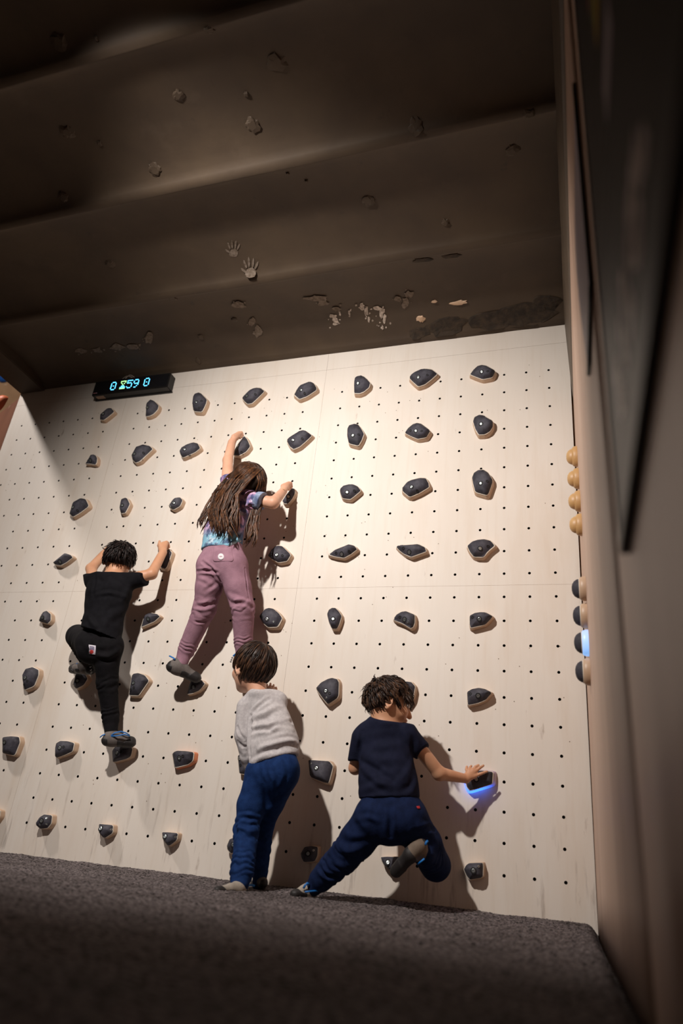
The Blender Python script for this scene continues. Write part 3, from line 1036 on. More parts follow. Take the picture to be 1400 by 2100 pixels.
def side_hold(px, py, hpx, kind, label, seed, group):
    d = ray(px, py)
    t = 2.0
    while True:
        q = CAM + d * t
        if q[0] - lin_x(-q[1], q[2]) >= 0 or t > 4.5:
            break
        t += 0.001
    q[1] = min(q[1], -0.085)
    wv = -q[1]
    q[0] = lin_x(wv, q[2])
    r = hpx * mpp(px, py, wv) / 2
    root = thing('climbing_hold', label, 'climbing hold', q, group)
    rr = np.random.RandomState(seed)
    n = 18
    rad = [1 + .10 * rr.rand() for _ in range(n)]
    rad = [(rad[i - 1] + rad[i] + rad[(i + 1) % n]) / 3 for i in range(n)]

    def lathe(prof, m_, name, closed=True):
        V, F = [], []
        for (f, x) in prof:
            for k in range(n):
                th = 2 * math.pi * k / n
                V.append((q[0] - x, q[1] + .8 * r * f * rad[k] * math.cos(th), q[2] + r * f * rad[k] * math.sin(th) * .97))
        for j in range(len(prof) - 1):
            for k in range(n):
                F.append([j * n + k, (j + 1) * n + k, (j + 1) * n + (k + 1) % n, j * n + (k + 1) % n])
        F.append([(len(prof) - 1) * n + k for k in range(n)][::-1])
        return part(name, V, F, m_, root, q)
    if kind == 'amber':
        lathe([(1.0, -.003), (.98, .010), (.9, .017), (.78, .021)], amber, 'base')
        lathe([(.76, .018), (.72, .027), (.58, .036), (.36, .042), (.12, .044)], amber, 'grip')
    else:
        bm_ = base_m
        if kind == 'blue':
            bm_ = lit_base('lit_blue_base', (.16, .50, 1.0), (0, 0, 0), .09, 1.3)
        lathe([(1.0, -.003), (1.0, .008), (.93, .017), (.82, .021)], bm_, 'base')
        lathe([(.83, .019), (.84, .021), (.82, .0228)], rim_m, 'rim')
        lathe([(.80, .0215), (.76, .029), (.62, .038), (.40, .044), (.14, .0465)], grip_m, 'grip')


for i, (x, y, h) in enumerate([(1183.5, 936.5, 45), (1186.5, 981, 46), (1189.5, 1027.5, 46), (1192.5, 1076, 48)]):
    side_hold(x, y, h, 'amber', ('topmost', 'second', 'third', 'lowest')[i] + ' of the four amber holds on the right-hand wall', i, 'amber holds on the right-hand wall')
for i, (x, y, h) in enumerate([(1201, 1207, 51), (1203.5, 1262.5, 53), (1206.5, 1318.5, 55), (1209.5, 1377.5, 55)]):
    lab = ('topmost charcoal hold on the right-hand wall, just under the amber ones', 'second charcoal hold from the top on the right-hand wall',
           'charcoal hold with a glowing light blue base on the right-hand wall', 'lowest charcoal hold on the right-hand wall')[i]
    side_hold(x, y, h, 'blue' if i == 2 else 'dark', lab, 20 + i, 'charcoal holds on the right-hand wall')

# holds of the next area, seen past the left end
for (px, py, plane, r, m_, lab) in ((3, 829, 'corner', .075, mat('orange_hold', rgb(240, 140, 96), rgb(226, 120, 80), rough=.5), 'orange bean-shaped hold at the left edge beyond the climbing wall'),
                                    (11, 777, 'far', .075, mat('blue_hold', rgb(30, 110, 210), rgb(20, 90, 190), rough=.5), 'blue hold on the tan wall at the left edge')):
    d = ray(px, py)
    if plane == 'far':
        p = CAM + d * ((2.2 - CAM[1]) / d[1])
        nrm = np.array([0, -1.0, 0])
    else:
        den = d[0] * dn[0] + d[1] * dn[1]
        t = ((A0[0] - CAM[0]) * dn[0] + (A0[1] - CAM[1]) * dn[1]) / den
        p = CAM + d * t
        nrm = np.array([dn[0], dn[1], 0])
        if (nrm[:2] @ (CAM[:2] - p[:2])) < 0:
            nrm = -nrm
    tang = np.cross(nrm, (0, 0, 1))
    root = thing('climbing_hold', lab, 'climbing hold', p)
    V, F = [], []
    n = 20
    for (f, h) in ((1, -.004), (1, .012), (.9, .03), (.66, .045), (.3, .052)):
        for k in range(n):
            th = 2 * math.pi * k / n
            V.append(p + nrm * h + tang * r * 1.25 * f * math.cos(th) * (1 + .08 * math.sin(3 * th)) + np.array([0, 0, 1]) * r * .75 * f * math.sin(th))
    for j in range(4):
        for k in range(n):
            F.append([j * n + k, j * n + (k + 1) % n, (j + 1) * n + (k + 1) % n, (j + 1) * n + k])
    F.append([4 * n + k for k in range(n)])
    part('grip', V, F, m_, root, p)
    for sx in (-.35, .25):
        c0 = p + nrm * .0495 + tang * r * sx
        part('bolt_recess', [c0 + tang * .008 * math.cos(k * .7854) + np.array([0, 0, 1]) * .008 * math.sin(k * .7854) for k in range(8)], [list(range(8))], black_m, root, p)

# ------------------------------------------------------------------ LED display
blackbox = mat('black_metal_case', rgb(30, 27, 26), rgb(24, 22, 21), rough=.45, scale=30)
glass_m = mat('display_front', (0.010, 0.010, 0.012), rough=.18, scale=10)
xa, xb, za, zb = -2.757, -2.209, 2.607, 2.714
DEP = .058
org = np.array([(xa + xb) / 2, 0, za])
disp = thing('led_display', 'black LED scoreboard box reading 0, hourglass, 59 and 0, under the ceiling', 'display', org)
V, F = box_vf(xa, xb, -DEP, 0.0, za, zb, .0035)
case = part('case', V, F, blackbox, disp, org, smooth=False)
V, F = box_vf(xa + .008, xb - .008, -DEP - .0015, -DEP + .002, za + .008, zb - .006)
part('screen', V, F, glass_m, disp, org, smooth=False)
V, F = box_vf(xa - .004, xb + .004, -.010, 0.0, za - .006, za + .004)
part('mounting_rail', V, F, blackbox, disp, org, smooth=False)
led_b = mat('led_cyan', (.1, .5, 1), rough=.4, emit=(0.10, 0.55, 1.0), estr=3.2)
led_g = mat('led_green', (.3, 1, .3), rough=.4, emit=(0.45, 0.95, 0.35), estr=2.0)
G0 = ['.###.', '#...#', '#...#', '#.#.#', '#...#', '#...#', '.###.']
G5 = ['#####', '#....', '####.', '....#', '....#', '#...#', '.###.']
G9 = ['.###.', '#...#', '#...#', '.####', '....#', '...#.', '.##..']
HG = ['#####', '#...#', '.#.#.', '..#..', '.###.', '#####', '#####']
pitch = .0092
for ch, fr in (('0', .272), ('h', .40), ('5', .487), ('9', .573), ('0', .712)):
    g = dict(zip('0h59', (G0, HG, G5, G9)))[ch]
    cx0 = xa + (xb - xa) * fr
    cz0 = (za + zb) / 2 + .001
    a = Acc()
    for r_i in range(7):
        for c_i in range(5):
            if g[r_i][c_i] == '#':
                X = cx0 + (c_i - 2) * pitch * .88
                Z = cz0 + (3 - r_i) * pitch
                mi = 1 if ch == 'h' and r_i in (0, 1, 2, 3, 6) else 0
                VV = []
                for (rad, yy) in ((.0037, -DEP - .0014), (.0034, -DEP - .0026), (.0016, -DEP - .0032)):
                    VV += [(X + rad * math.cos(k * math.pi / 4), yy, Z + rad * math.sin(k * math.pi / 4)) for k in range(8)]
                a.add(VV, [[j * 8 + k, j * 8 + (k + 1) % 8, (j + 1) * 8 + (k + 1) % 8, (j + 1) * 8 + k] for j in range(2) for k in range(8)] + [[16 + k for k in range(8)]], mi)
    o = part('led_digit' if ch != 'h' else 'led_hourglass', a.V, a.F, [led_b, led_g], disp, org, midx=a.M, smooth=False)
    o['label'] = {'0': 'blue dotted digit 0', '5': 'blue dotted digit 5', '9': 'blue dotted digit 9', 'h': 'green dotted hourglass symbol'}[ch]
V, F = box_vf(xa + .012, xa + .040, -DEP - .0026, -DEP - .001, za + .012, za + .0165)
part('logo_strip', V, F, mat('logo_red', rgb(196, 120, 120), rgb(210, 190, 210), rough=.5, scale=60), disp, org, smooth=False)
V, F = box_vf(xa + .022, xa + .080, -DEP + .014, -DEP + .042, za - .0012, za + .001)
part('sticker', V, F, mat('beige_sticker', rgb(178, 150, 128), rough=.6), disp, org, smooth=False)
cable_m = mat('grey_cable', rgb(168, 154, 142), rough=.5)
for k, (x0, x1, h) in enumerate(((xa + .155, xa + .275, .042), (xa + .185, xa + .268, .032), (xa + .2, xa + .282, .036))):
    pts = [(x0 + (x1 - x0) * t, -.022 - .006 * k - .012 * math.sin(t * math.pi), zb - .004 + h * math.sin(t * math.pi) ** .7 * (1 - .15 * t)) for t in np.linspace(0, 1, 14)]
    V, F = tube_vf(pts, [.0026] * 14, 7)
    part('cable', V, F, cable_m, disp, org)

# ------------------------------------------------------------------ posters on the right-hand wall
post_m = mat('dark_poster_print', rgb(34, 29, 27), rgb(27, 23, 22), rough=.5, spec=.3, scale=5)
white_p = mat('poster_white_print', rgb(206, 190, 184), rgb(168, 150, 146), rough=.45, scale=30)
frame_m = mat('poster_black_edge', (0.008, 0.007, 0.007), rough=.5)


def near_pt(w_, z, off=.004):
    return (NEAR(w_, z) - off, -w_, z)


w0, w1, z0, z1 = 2.245, 3.35, .505, 2.26
org = np.array(near_pt(w0, z0, 0))
po = thing('wall_poster', 'large dark poster board with white print on the right-hand wall, nearest the camera', 'poster', org)
V, F = [], []
for (off) in (.001, .0085):
    for i in range(9):
        for j in range(9):
            V.append(near_pt(w0 + (w1 - w0) * i / 8, z0 + (z1 - z0) * j / 8, off))
g = lambda i, j, l: l * 81 + i * 9 + j
for i in range(8):
    for j in range(8):
        F.append([g(i, j, 1), g(i, j + 1, 1), g(i + 1, j + 1, 1), g(i + 1, j, 1)])
part('print', V, F, post_m, po, org)
a = Acc()
for (wa, wb, za_, zb_) in ((w0 - .004, w0 + .006, z0 - .004, z1), (w0 - .004, w1, z0 - .012, z0 + .004)):
    V = [near_pt(wa, za_, 0), near_pt(wb, za_, 0), near_pt(wb, zb_, 0), near_pt(wa, zb_, 0), near_pt(wa, za_, .011), near_pt(wb, za_, .011), near_pt(wb, zb_, .011), near_pt(wa, zb_, .011)]
    a.add(V, [[0, 1, 2, 3], [7, 6, 5, 4], [0, 4, 5, 1], [1, 5, 6, 2], [2, 6, 7, 3], [3, 7, 4, 0]])
part('frame', a.V, a.F, frame_m, po, org, smooth=False)


def print_quad(wa, wb, za_, zb_, m_, name):
    V = [near_pt(wa, za_, .0092), near_pt(wb, za_, .0092), near_pt(wb, zb_, .0092), near_pt(wa, zb_, .0092)]
    part(name, V, [[0, 3, 2, 1]], m_, po, org, smooth=False)


dim_p = mat('poster_dim_print', rgb(92, 80, 76), rgb(70, 60, 57), rough=.5, scale=40)
for k in range(6):
    zz = .84 + .055 * k
    print_quad(2.27, 2.46 + .03 * (k % 3), zz, zz + .016, dim_p, 'text_line')
for k, (c, za_, zb_) in enumerate(((rgb(150, 50, 60), 1.15, 1.19), (rgb(90, 140, 70), 1.10, 1.14), (rgb(196, 156, 40), 1.02, 1.08), (rgb(186, 170, 176), .86, .92))):
    print_quad(2.44 + .02 * k, 2.60, za_, zb_, mat('rainbow_%d' % k, c, rough=.4), 'colour_stripe')
a = Acc()
rr = np.random.RandomState(5)
for k in range(26):
    wc, zc_ = 2.36 + .30 * k / 26 + .02 * rr.rand(), .585 + .075 * rr.rand()
    hh, ww = .010 + .016 * rr.rand(), .012 + .018 * rr.rand()
    P = [near_pt(wc + ww * math.cos(t) * (.6 + .6 * rr.rand()), zc_ + hh * math.sin(t) * (.6 + .6 * rr.rand()), .0093) for t in np.arange(9) * 2 * math.pi / 9]
    a.add(P, [list(range(9))[::-1]])
part('white_emblem', a.V, a.F, white_p, po, org, smooth=False)

w0, w1, z0, z1 = 1.79, 2.04, 1.08, 1.63
org = np.array((lin_x(w0, z0), -w0, z0))
pp = thing('paper_notice', 'narrow pale paper notice curling off the plywood lining', 'notice', org)
V, F = [], []
for l in (0, 1):
    for i in range(6):
        for j in range(9):
            w_ = w0 + (w1 - w0) * i / 5
            z = z0 + (z1 - z0) * j / 8
            curl = .003 + .010 * math.sin(math.pi * j / 8) * (1 - i / 5) + .0012 * l
            V.append((lin_x(w_, z) - curl, -w_, z))
g = lambda i, j, l: l * 54 + i * 9 + j
for i in range(5):
    for j in range(8):
        F.append([g(i, j, 1), g(i, j + 1, 1), g(i + 1, j + 1, 1), g(i + 1, j, 1)])
part('sheet', V, F, mat('lilac_paper', rgb(186, 172, 178), rgb(164, 150, 158), rough=.5, scale=20, stretch=(1, 1, .2)), pp, org)
V, F = tube_vf([(lin_x(w1, z0 + (z1 - z0) * t) - .004, -w1, z0 + (z1 - z0) * t) for t in np.linspace(0, 1, 8)], [.004] * 8, 6)
part('edge_strip', V, F, frame_m, pp, org)
V, F = tube_vf([(lin_x(w0 + (w1 - w0) * t, z0) - .005, -(w0 + (w1 - w0) * t), z0) for t in np.linspace(0, 1, 8)], [.004] * 8, 6)
part('edge_strip', V, F, frame_m, pp, org)

# ================================================================== THE FOUR CLIMBERS
skin = mat('skin', rgb(214, 162, 128), rgb(204, 148, 114), rough=.5, scale=14, bump=.04, bscale=200, sss=.12)
sk_pale = mat('skin_fair', rgb(224, 174, 146), rgb(214, 160, 132), rough=.5, scale=14, bump=.04, bscale=200, sss=.12)
nail_m = mat('fingernail', rgb(236, 196, 176), rough=.35)


def J(x, y, w_, r):
    return at(x, y, w_), r * mpp(x, y, w_)


def cj(a, b, **kw):
    return cone(a[0], b[0], a[1], b[1], **kw)


def chain(js, **kw):
    return [cj(js[i], js[i + 1], **kw) for i in range(len(js) - 1)]


def unit(v):
    v = np.array(v, float)
    return v / np.linalg.norm(v)


def plane_px(p, q, w_, side):
    """clip plane through two photo points (seen edge-on); side = photo point on the part that is cut away"""
    a, b, s = at(*p, w_), at(*q, w_), at(*side, w_)
    n = np.cross(b - a, np.array([0, 1.0, 0.0]))
    n = unit(n)
    if (s - a) @ n < 0:
        n = -n
    return (a, n)


def head_frame(f, up=(0, 0, 1)):
    f = unit(f)
    s = unit(np.cross(f, up))
    u = np.cross(s, f)
    return s, f, u


def head_prims(c, k, f, up=(0, 0, 1)):
    s, f, u = head_frame(f, up)
    R = np.array([s, f, u])
    P = [ell(c + u * .018 * k, np.array([.071, .088, .080]) * k, R),
         ell(c - u * .035 * k + f * .022 * k, np.array([.056, .064, .062]) * k, R, k=.03),
         ell(c - u * .082 * k + f * .056 * k, np.array([.022, .020, .017]) * k, R, k=.02),
         cone(c + f * .088 * k + u * .004 * k, c + f * .101 * k - u * .030 * k, .006 * k, .0105 * k, k=.010),
         ell(c + f * .079 * k + u * .022 * k, np.array([.045, .012, .010]) * k, R, k=.016)]
    for sg in (-1, 1):
        P.append(ell(c + s * sg * .030 * k + f * .066 * k - u * .030 * k, np.array([.022, .020, .022]) * k, R, k=.015))
        P.append(ell(c + s * sg * .031 * k + f * .088 * k + u * .004 * k, np.array([.015, .010, .009]) * k, R, k=.006, op='sub'))
        e = c + s * sg * .071 * k - f * .004 * k - u * .012 * k
        P.append(ell(e, np.array([.009, .019, .030]) * k, np.array([unit(s * sg * .85 - f * .5) * sg, unit(f * .85 + s * sg * .5), u]), k=.006))
        P.append(ell(e + s * sg * .008 * k + f * .003 * k, np.array([.005, .010, .018]) * k, R, k=.004, op='sub'))
        P.append(ell(e - u * .026 * k, np.array([.006, .008, .008]) * k, R, k=.006))
    P.append(ell(c + f * .084 * k - u * .050 * k, np.array([.022, .012, .006]) * k, R, k=.005))
    P.append(ell(c + f * .082 * k - u * .060 * k, np.array([.017, .012, .006]) * k, R, k=.005))
    return P


def hair_locks(acc, c, k, f, up, n, length, curl, seed, rad=.0042, hairline=.30, nape=-.62, lift=.012, crown=(-.55, .80), fringe=0.0, spiky=0.0):
    """short locks combed away from the crown over an ellipsoidal scalp"""
    s, f, u = head_frame(f, up)
    R = np.array([s, f, u])
    rr = np.random.RandomState(seed)
    axes = np.array([.078, .094, .087]) * k
    cc_ = c + u * .018 * k
    cr = unit((0.05, crown[0], crown[1]))
    made = 0
    while made < n:
        d = unit(rr.normal(size=3))
        # scalp region in head axes (side, front, up)
        if d[1] > 0.15 and d[2] < hairline + .1 * rr.rand():
            continue
        if d[2] < nape + .08 * rr.rand():
            continue
        if -0.25 < d[1] <= 0.15 and d[2] < -.12 + .08 * rr.rand():
            continue
        if abs(d[0]) > .8 and d[1] > -.2 and d[2] < .0:
            continue
        L = length * k * (.7 + .6 * rr.rand())
        path, rads = [], []
        p = d.copy()
        ph, am = rr.uniform(0, 6.28), curl * (.5 + rr.rand())
        side0 = unit(rr.normal(size=3))
        lf = lift * (.4 + rr.rand()) + (spiky * rr.rand() ** 4)
        for i in range(7):
            t = i / 6
            q = p * axes * (1 + .015 + lf / .09 * t * (1.1 - .45 * t))
            q = q + side0 * am * math.sin(ph + t * 5.0) * t
            path.append(cc_ + R.T @ q)
            rads.append(rad * k * (.55 + 1.2 * t * (1 - t) * 1.6) * (1 - .75 * t ** 3))
            g = p - cr
            g = g - p * (g @ p)
            g = g / (np.linalg.norm(g) + 1e-6)
            g = g + .25 * side0 * (1 - t)
            p = unit(p + g * L / 6 / .085)
        V, F = tube_vf(path, rads, 5, .55, nrm=R.T @ d)
        acc.add(V, F, rr.randint(0, 3))
        made += 1


def hair_cap(c, k, f, up, hairline=.02, vox=.004):
    s, f, u = head_frame(f, up)
    R = np.array([s, f, u])
    cl = [(c + f * .050 * k + u * .040 * k, unit(f * .86 - u * .5)), (c - u * .046 * k - f * .05 * k, unit(-u * .9 + f * .42))]
    P = [ell(c + u * .020 * k - f * .004 * k, np.array([.077, .092, .086]) * k, R, clip=cl)]
    for sg in (-1, 1):
        P.append(ell(c + s * sg * .080 * k + f * .012 * k - u * .028 * k, np.array([.022, .036, .042]) * k, R, k=.008, op='sub'))
    return sdf_mesh(P, vox, smooth=1)


def hair_obj(acc_cap, acc, mats, parent, org, name='hair'):
    V0, F0 = acc_cap
    a = Acc()
    a.add(V0, F0.tolist(), 0)
    o = len(a.V)
    a.V += acc.V
    a.F += [[i + o for i in f_] for f_ in acc.F]
    a.M += acc.M
    return part(name, a.V, a.F, mats, parent, org, midx=a.M)


def finger_prims(paths, r, wrist=None, palm_r=None, k=.0025):
    """paths: list of photo polylines (x,y,w); a palm web joins the first points to the wrist"""
    P = []
    for pl in paths:
        js = [J(x, y, w_, r * (1 - .13 * i)) for i, (x, y, w_) in enumerate(pl)]
        P += chain(js, k=k)
    if wrist:
        jw = J(*wrist)
        for pl in paths:
            b = J(*pl[0], r * 1.25)
            P.append(cone(jw[0], b[0], jw[1] * .8, b[1], k=.006))
    return P


def grip_hand(wrist, k0, k1, d1, d2, r=3.0, thumb=None):
    paths = []
    for i in range(4):
        t = i / 3
        b = [k0[j] + (k1[j] - k0[j]) * t for j in range(3)]
        sc = (.92, 1.05, 1.0, .82)[i]
        m_ = [b[j] + d1[j] * sc for j in range(3)]
        e = [m_[j] + d2[j] * sc for j in range(3)]
        paths.append([b, m_, e])
    if thumb:
        paths.append(thumb)
    return finger_prims(paths, r, wrist)


def shoe_parts(person, org, heel, mid, toe, ankle, sole_n, upper_m, rubber_m, tab_px=None, strap=None, trim_m=None):
    """slip-on climbing shoe: grey upper, black rubber rand, blue pull tab and strap"""
    h, m_, t, a = J(*heel), J(*mid), J(*toe), J(*ankle)
    n = unit(sole_n)
    P = [cj(h, m_, k=.012), cj(m_, t, k=.012), cj(a, (h[0] * .6 + m_[0] * .4, a[1]), k=.02)]
    V, F = sdf_mesh(P, .0035)
    sh = part('shoe', V, F, upper_m, person, org)
    g = 1.07
    c0 = (h[0] + m_[0]) / 2 + n * (.10 * m_[1])
    t0 = t[0] * .62 + m_[0] * .38
    ax = unit(t[0] - h[0])
    P1 = [cone(h[0], m_[0], h[1] * g, m_[1] * g, clip=[(c0 + n * m_[1] * .12, -n)]), cone(m_[0], t[0], m_[1] * g, t[1] * g, clip=[(c0 + n * m_[1] * .12, -n)]),
          cone(m_[0], t[0], m_[1] * g, t[1] * g, clip=[(t0, -unit(ax + .35 * n))])]
    P1.append(cone(h[0], h[0] + n * .001, h[1] * 1.05, h[1] * 1.05, clip=[(h[0] - ax * h[1] * .25 - n * h[1] * .5, ax * .9 - n * .3)]))
    V, F = sdf_mesh(P1, .0035)
    part('rubber_rand', V, F, rubber_m, sh, org)
    tm = trim_m or blue_trim
    if tab_px:
        pts = [at(*p) for p in tab_px]
        V, F = tube_vf(pts, [.0042] * len(pts), 6, .45)
        part('pull_tab', V, F, tm, sh, org)
    for st in (strap or []):
        pts = [at(*p) for p in st]
        V, F = tube_vf(pts, [.0035] * len(pts), 6, .6)
        part('strap_edge', V, F, tm, sh, org)
    return sh


def decal(V, F, pts, m_, name, parent, org, off=.0025, rings=(1.0, .6, .25)):
    """flat print or patch sewn on cloth: outline laid on the garment's surface"""
    bvh = BVHTree.FromPolygons([Vector(v) for v in V], F.tolist())
    c = np.mean(pts, axis=0)
    VV, FF = [], []
    n = len(pts)
    for j, f_ in enumerate(rings):
        for p in pts:
            q = c + (np.array(p) - c) * f_
            d = unit(ray(*q))
            hit = bvh.ray_cast(Vector(CAM), Vector(d))
            if hit[0] is None:
                return None
            VV.append(np.array(hit[0]) + np.array(hit[1]) * off * (1 if j else .2))
        if j == 0:
            for p in pts:
                q = c + (np.array(p) - c) * .97
                hit = bvh.ray_cast(Vector(CAM), Vector(unit(ray(*q))))
                if hit[0] is None:
                    return None
                VV.append(np.array(hit[0]) + np.array(hit[1]) * off)
    L = len(rings) + 1
    for j in range(L - 1):
        for i in range(n):
            FF.append([j * n + i, (j + 1) * n + i, (j + 1) * n + (i + 1) % n, j * n + (i + 1) % n])
    FF.append([(L - 1) * n + i for i in range(n)][::-1])
    return part(name, VV, FF, m_, parent, org)


def circ(x, y, rx, ry=None, n=20):
    return [(x + rx * math.cos(2 * math.pi * k / n), y + (ry or rx) * math.sin(2 * math.pi * k / n)) for k in range(n)]


def surf(bvh, pts, off=0.0):
    """photo points laid on a garment"""
    out = []
    for p in pts:
        hit = bvh.ray_cast(Vector(CAM), Vector(unit(ray(*p))))
        if hit[0] is not None:
            out.append(np.array(hit[0]))
    return out


def cloth(prims, m_, name, person, org, vox=.004, clip=None, folds=(), rings=(), amb=.0015, amb_s=(16, 16, 16), off=0.0, smooth=1):
    V, F = sdf_mesh(prims, vox, clip, smooth)
    if folds:
        bvh = BVHTree.FromPolygons([Vector(v) for v in V], F.tolist())
        ff = []
        fr_ = np.random.RandomState(int(off * 10))
        for pts, amp, wd in folds:
            p3 = surf(bvh, pts)
            if len(p3) > 1:
                ff.append((p3, amp * fr_.uniform(.6, 1.9), wd * fr_.uniform(.75, 1.5)))
        folds = ff
    V = wrinkle(V, F, folds, rings, amb, amb_s, off)
    o = part(name, V, F, m_, person, org)
    return o, V, F


def eyes(person, org, c, k, f, up=(0, 0, 1)):
    s, f, u = head_frame(f, up)
    for sg in (-1, 1):
        V, F = sdf_mesh([ell(c + s * sg * .031 * k + f * .080 * k + u * .004 * k, np.array([.0125] * 3) * k)], .004, smooth=0)
        part('eye', V, F, eye_m, person, org)


def sh(j, f_):
    return (j[0], j[1] * f_)


eye_m = mat('eye_white', rgb(222, 216, 210), rough=.3)
hair_d = [mat('dark_brown_hair', rgb(62, 42, 32), rgb(40, 28, 22), spec=.25, rough=.45, scale=60), mat('dark_brown_hair_b', rgb(92, 64, 46), rgb(58, 41, 31), spec=.25, rough=.42, scale=60),
          mat('dark_brown_hair_c', rgb(44, 31, 26), rgb(30, 22, 19), spec=.2, rough=.45, scale=60)]
hair_k = [mat('black_hair', rgb(36, 27, 26), rgb(24, 18, 18), spec=.2, rough=.45, scale=60), mat('black_hair_b', rgb(54, 41, 38), rgb(34, 26, 25), spec=.25, rough=.42, scale=60),
          mat('black_hair_c', rgb(26, 20, 20), rgb(18, 15, 15), spec=.2, rough=.45, scale=60)]
hair_m = [mat('brown_hair', rgb(74, 47, 31), rgb(46, 29, 20), spec=.25, rough=.42, scale=60), mat('brown_hair_b', rgb(112, 72, 45), rgb(68, 43, 28), spec=.3, rough=.4, scale=60),
          mat('brown_hair_c', rgb(48, 31, 23), rgb(32, 21, 16), spec=.2, rough=.45, scale=60)]
grey_sh = mat('grey_shoe', rgb(108, 100, 96), rgb(90, 82, 78), rough=.8, scale=30, bump=.2, bscale=200)
taupe_sh = mat('taupe_shoe', rgb(120, 104, 90), rgb(96, 82, 70), rough=.8, scale=20, bump=.2, bscale=200)
pale_sh = mat('pale_shoe', rgb(178, 168, 156), rgb(150, 140, 128), rough=.8, scale=20, bump=.2, bscale=200)
rubber = mat('black_rubber', rgb(44, 40, 40), rgb(34, 31, 31), rough=.6, scale=20)
blue_trim = mat('blue_trim', rgb(20, 116, 196), rgb(16, 98, 170), rough=.6)
silver = mat('silver_charm', (.7, .7, .72), rough=.25, metal=.9)

# ------------------------------------------------------------------ 1. black T-shirt, black joggers
tee_k = mat('black_cotton', rgb(23, 22, 26), rgb(17, 16, 20), spec=.12, rough=.85, scale=40, bump=.25, bscale=260)
jog_k = mat('black_jersey', rgb(24, 22, 25), rgb(18, 17, 19), spec=.12, rough=.85, scale=40, bump=.25, bscale=260)
org = at(212, 1530, .1)
HC, HK, HF, HU = at(243.5, 1149, .20), .92, (-.42, .86, -.10), (0.0, .12, 1)
shl, shr = J(190, 1190, .20, 17), J(262, 1190, .21, 18)
el, wl_ = J(187, 1166, .15, 10.5), J(213, 1136, .10, 8)
er, wr_ = J(311, 1177, .17, 11), J(334, 1133, .10, 8.2)
chest, waist, hip = J(223, 1212, .22, 46), J(209, 1285, .22, 39), J(200, 1318, .22, 42)
B = head_prims(HC, HK, HF, HU)
B += [cone(HC - np.array([0, 0, .05]), at(228, 1190, .22), .042, .048, k=.02), cj(sh(chest, .85), sh(waist, .85), q=.62, k=.02), cj(sh(waist, .85), sh(hip, .85), q=.62, k=.02),
      cj(sh(shl, .7), sh(shr, .7), q=.8, k=.02)]
B += chain([sh(shl, .7), el, wl_]) + chain([sh(shr, .75), er, wr_])
B += grip_hand((334, 1133, .10, 8), (328, 1117, .095), (341, 1113, .068), (4, 1, -.016), (3, 10, -.016), 3.4, [(329, 1127, .10), (325, 1119, .085), (327, 1110, .07)])
B += grip_hand((213, 1136, .10, 7.5), (217, 1127, .09), (224, 1123, .07), (3, -5, -.02), (3, -1, -.02), 3.0)
B += chain([J(222, 1330, .21, 24), J(220, 1402, .16, 16), J(228, 1490, .11, 11), J(228, 1512, .11, 10)]) + chain([J(186, 1318, .20, 26), J(158, 1306, .10, 18), J(177, 1356, .12, 9.5), J(176, 1368, .12, 9)])
V, F = sdf_mesh(B, .003)
p1 = part('person', V, F, skin, None, org)
tag(p1, 'person in black T-shirt and black joggers climbing on the left, back to the camera', 'person', 'children on the climbing wall')
eyes(p1, org, HC, HK, HF, HU)
a = Acc()
hair_locks(a, HC, HK, HF, HU, 520, .050, .007, 3, rad=.0044, nape=-.42, lift=.012, spiky=.02)
for (pts) in ([(236, 1124, .24), (237, 1116, .25), (241, 1113, .25)], [(256, 1124, .24), (258, 1118, .25), (262, 1120, .25)], [(250, 1121, .23), (253, 1116, .24), (257, 1119, .24)], [(218, 1128, .22), (212, 1125, .23), (209, 1122, .23)]):
    V, F = tube_vf([at(*p) for p in pts], [.003, .0025, .0008], 5)
    a.add(V, F, 0)
hair_obj(hair_cap(HC, HK, HF, HU), a, hair_k, p1, org)
S_ = [cj(J(222, 1196, .215, 46), J(222, 1222, .22, 48), q=.60, k=.02), cj(J(222, 1222, .22, 48), J(209, 1285, .22, 41.5), q=.74, k=.02), cj(J(209, 1285, .22, 41.5), J(203, 1330, .222, 48), q=.84, k=.02),
      cone(at(200, 1187, .21), at(258, 1184, .215), *[13 * mpp(220, 1187, .2)] * 2, k=.02), ell(at(224, 1179, .215), np.array([.052, .05, .025]), k=.02)]
S_ += [cj(J(258, 1192, .21, 19), J(300, 1183, .185, 17.5), k=.02, clip=[plane_px((297.5, 1160), (296.5, 1202), .19, (320, 1180))]),
       cj(J(191, 1192, .20, 18), J(184, 1170, .17, 14.5), k=.02, clip=[plane_px((168, 1180), (204, 1166), .18, (185, 1150))])]
tee1, V1, F1 = cloth(S_, tee_k, 't_shirt', p1, org, clip=[plane_px((160, 1284), (250, 1315), .25, (200, 1390)), (at(224, 1173.5, .25), unit((0, -.2, 1)))], off=1.0,
                     folds=[([(258, 1225), (225, 1215), (198, 1220)], .004, .012), ([(262, 1245), (230, 1262), (205, 1290)], .004, .012), ([(255, 1280), (232, 1300), (212, 1308)], .004, .011),
                            ([(180, 1262), (195, 1285), (205, 1300)], .004, .012), ([(272, 1195), (258, 1218), (252, 1240)], .005, .010), ([(195, 1178), (194, 1200), (190, 1216)], -.004, .010),
                            ([(238, 1182), (215, 1186), (204, 1180)], .003, .008)], amb=.003, amb_s=(13, 13, 22))
S_ = [cj(J(208, 1295, .22, 37), hip, q=.64, k=.02), cj(J(190, 1328, .215, 33), J(222, 1328, .21, 33), q=.8, k=.02)]
S_ += chain([J(220, 1330, .21, 29), J(220, 1400, .16, 20.5), J(227, 1476, .11, 16.5)], k=.014) + [cj(J(228, 1478, .11, 14.5), J(228, 1502, .11, 13.5), k=.006)]
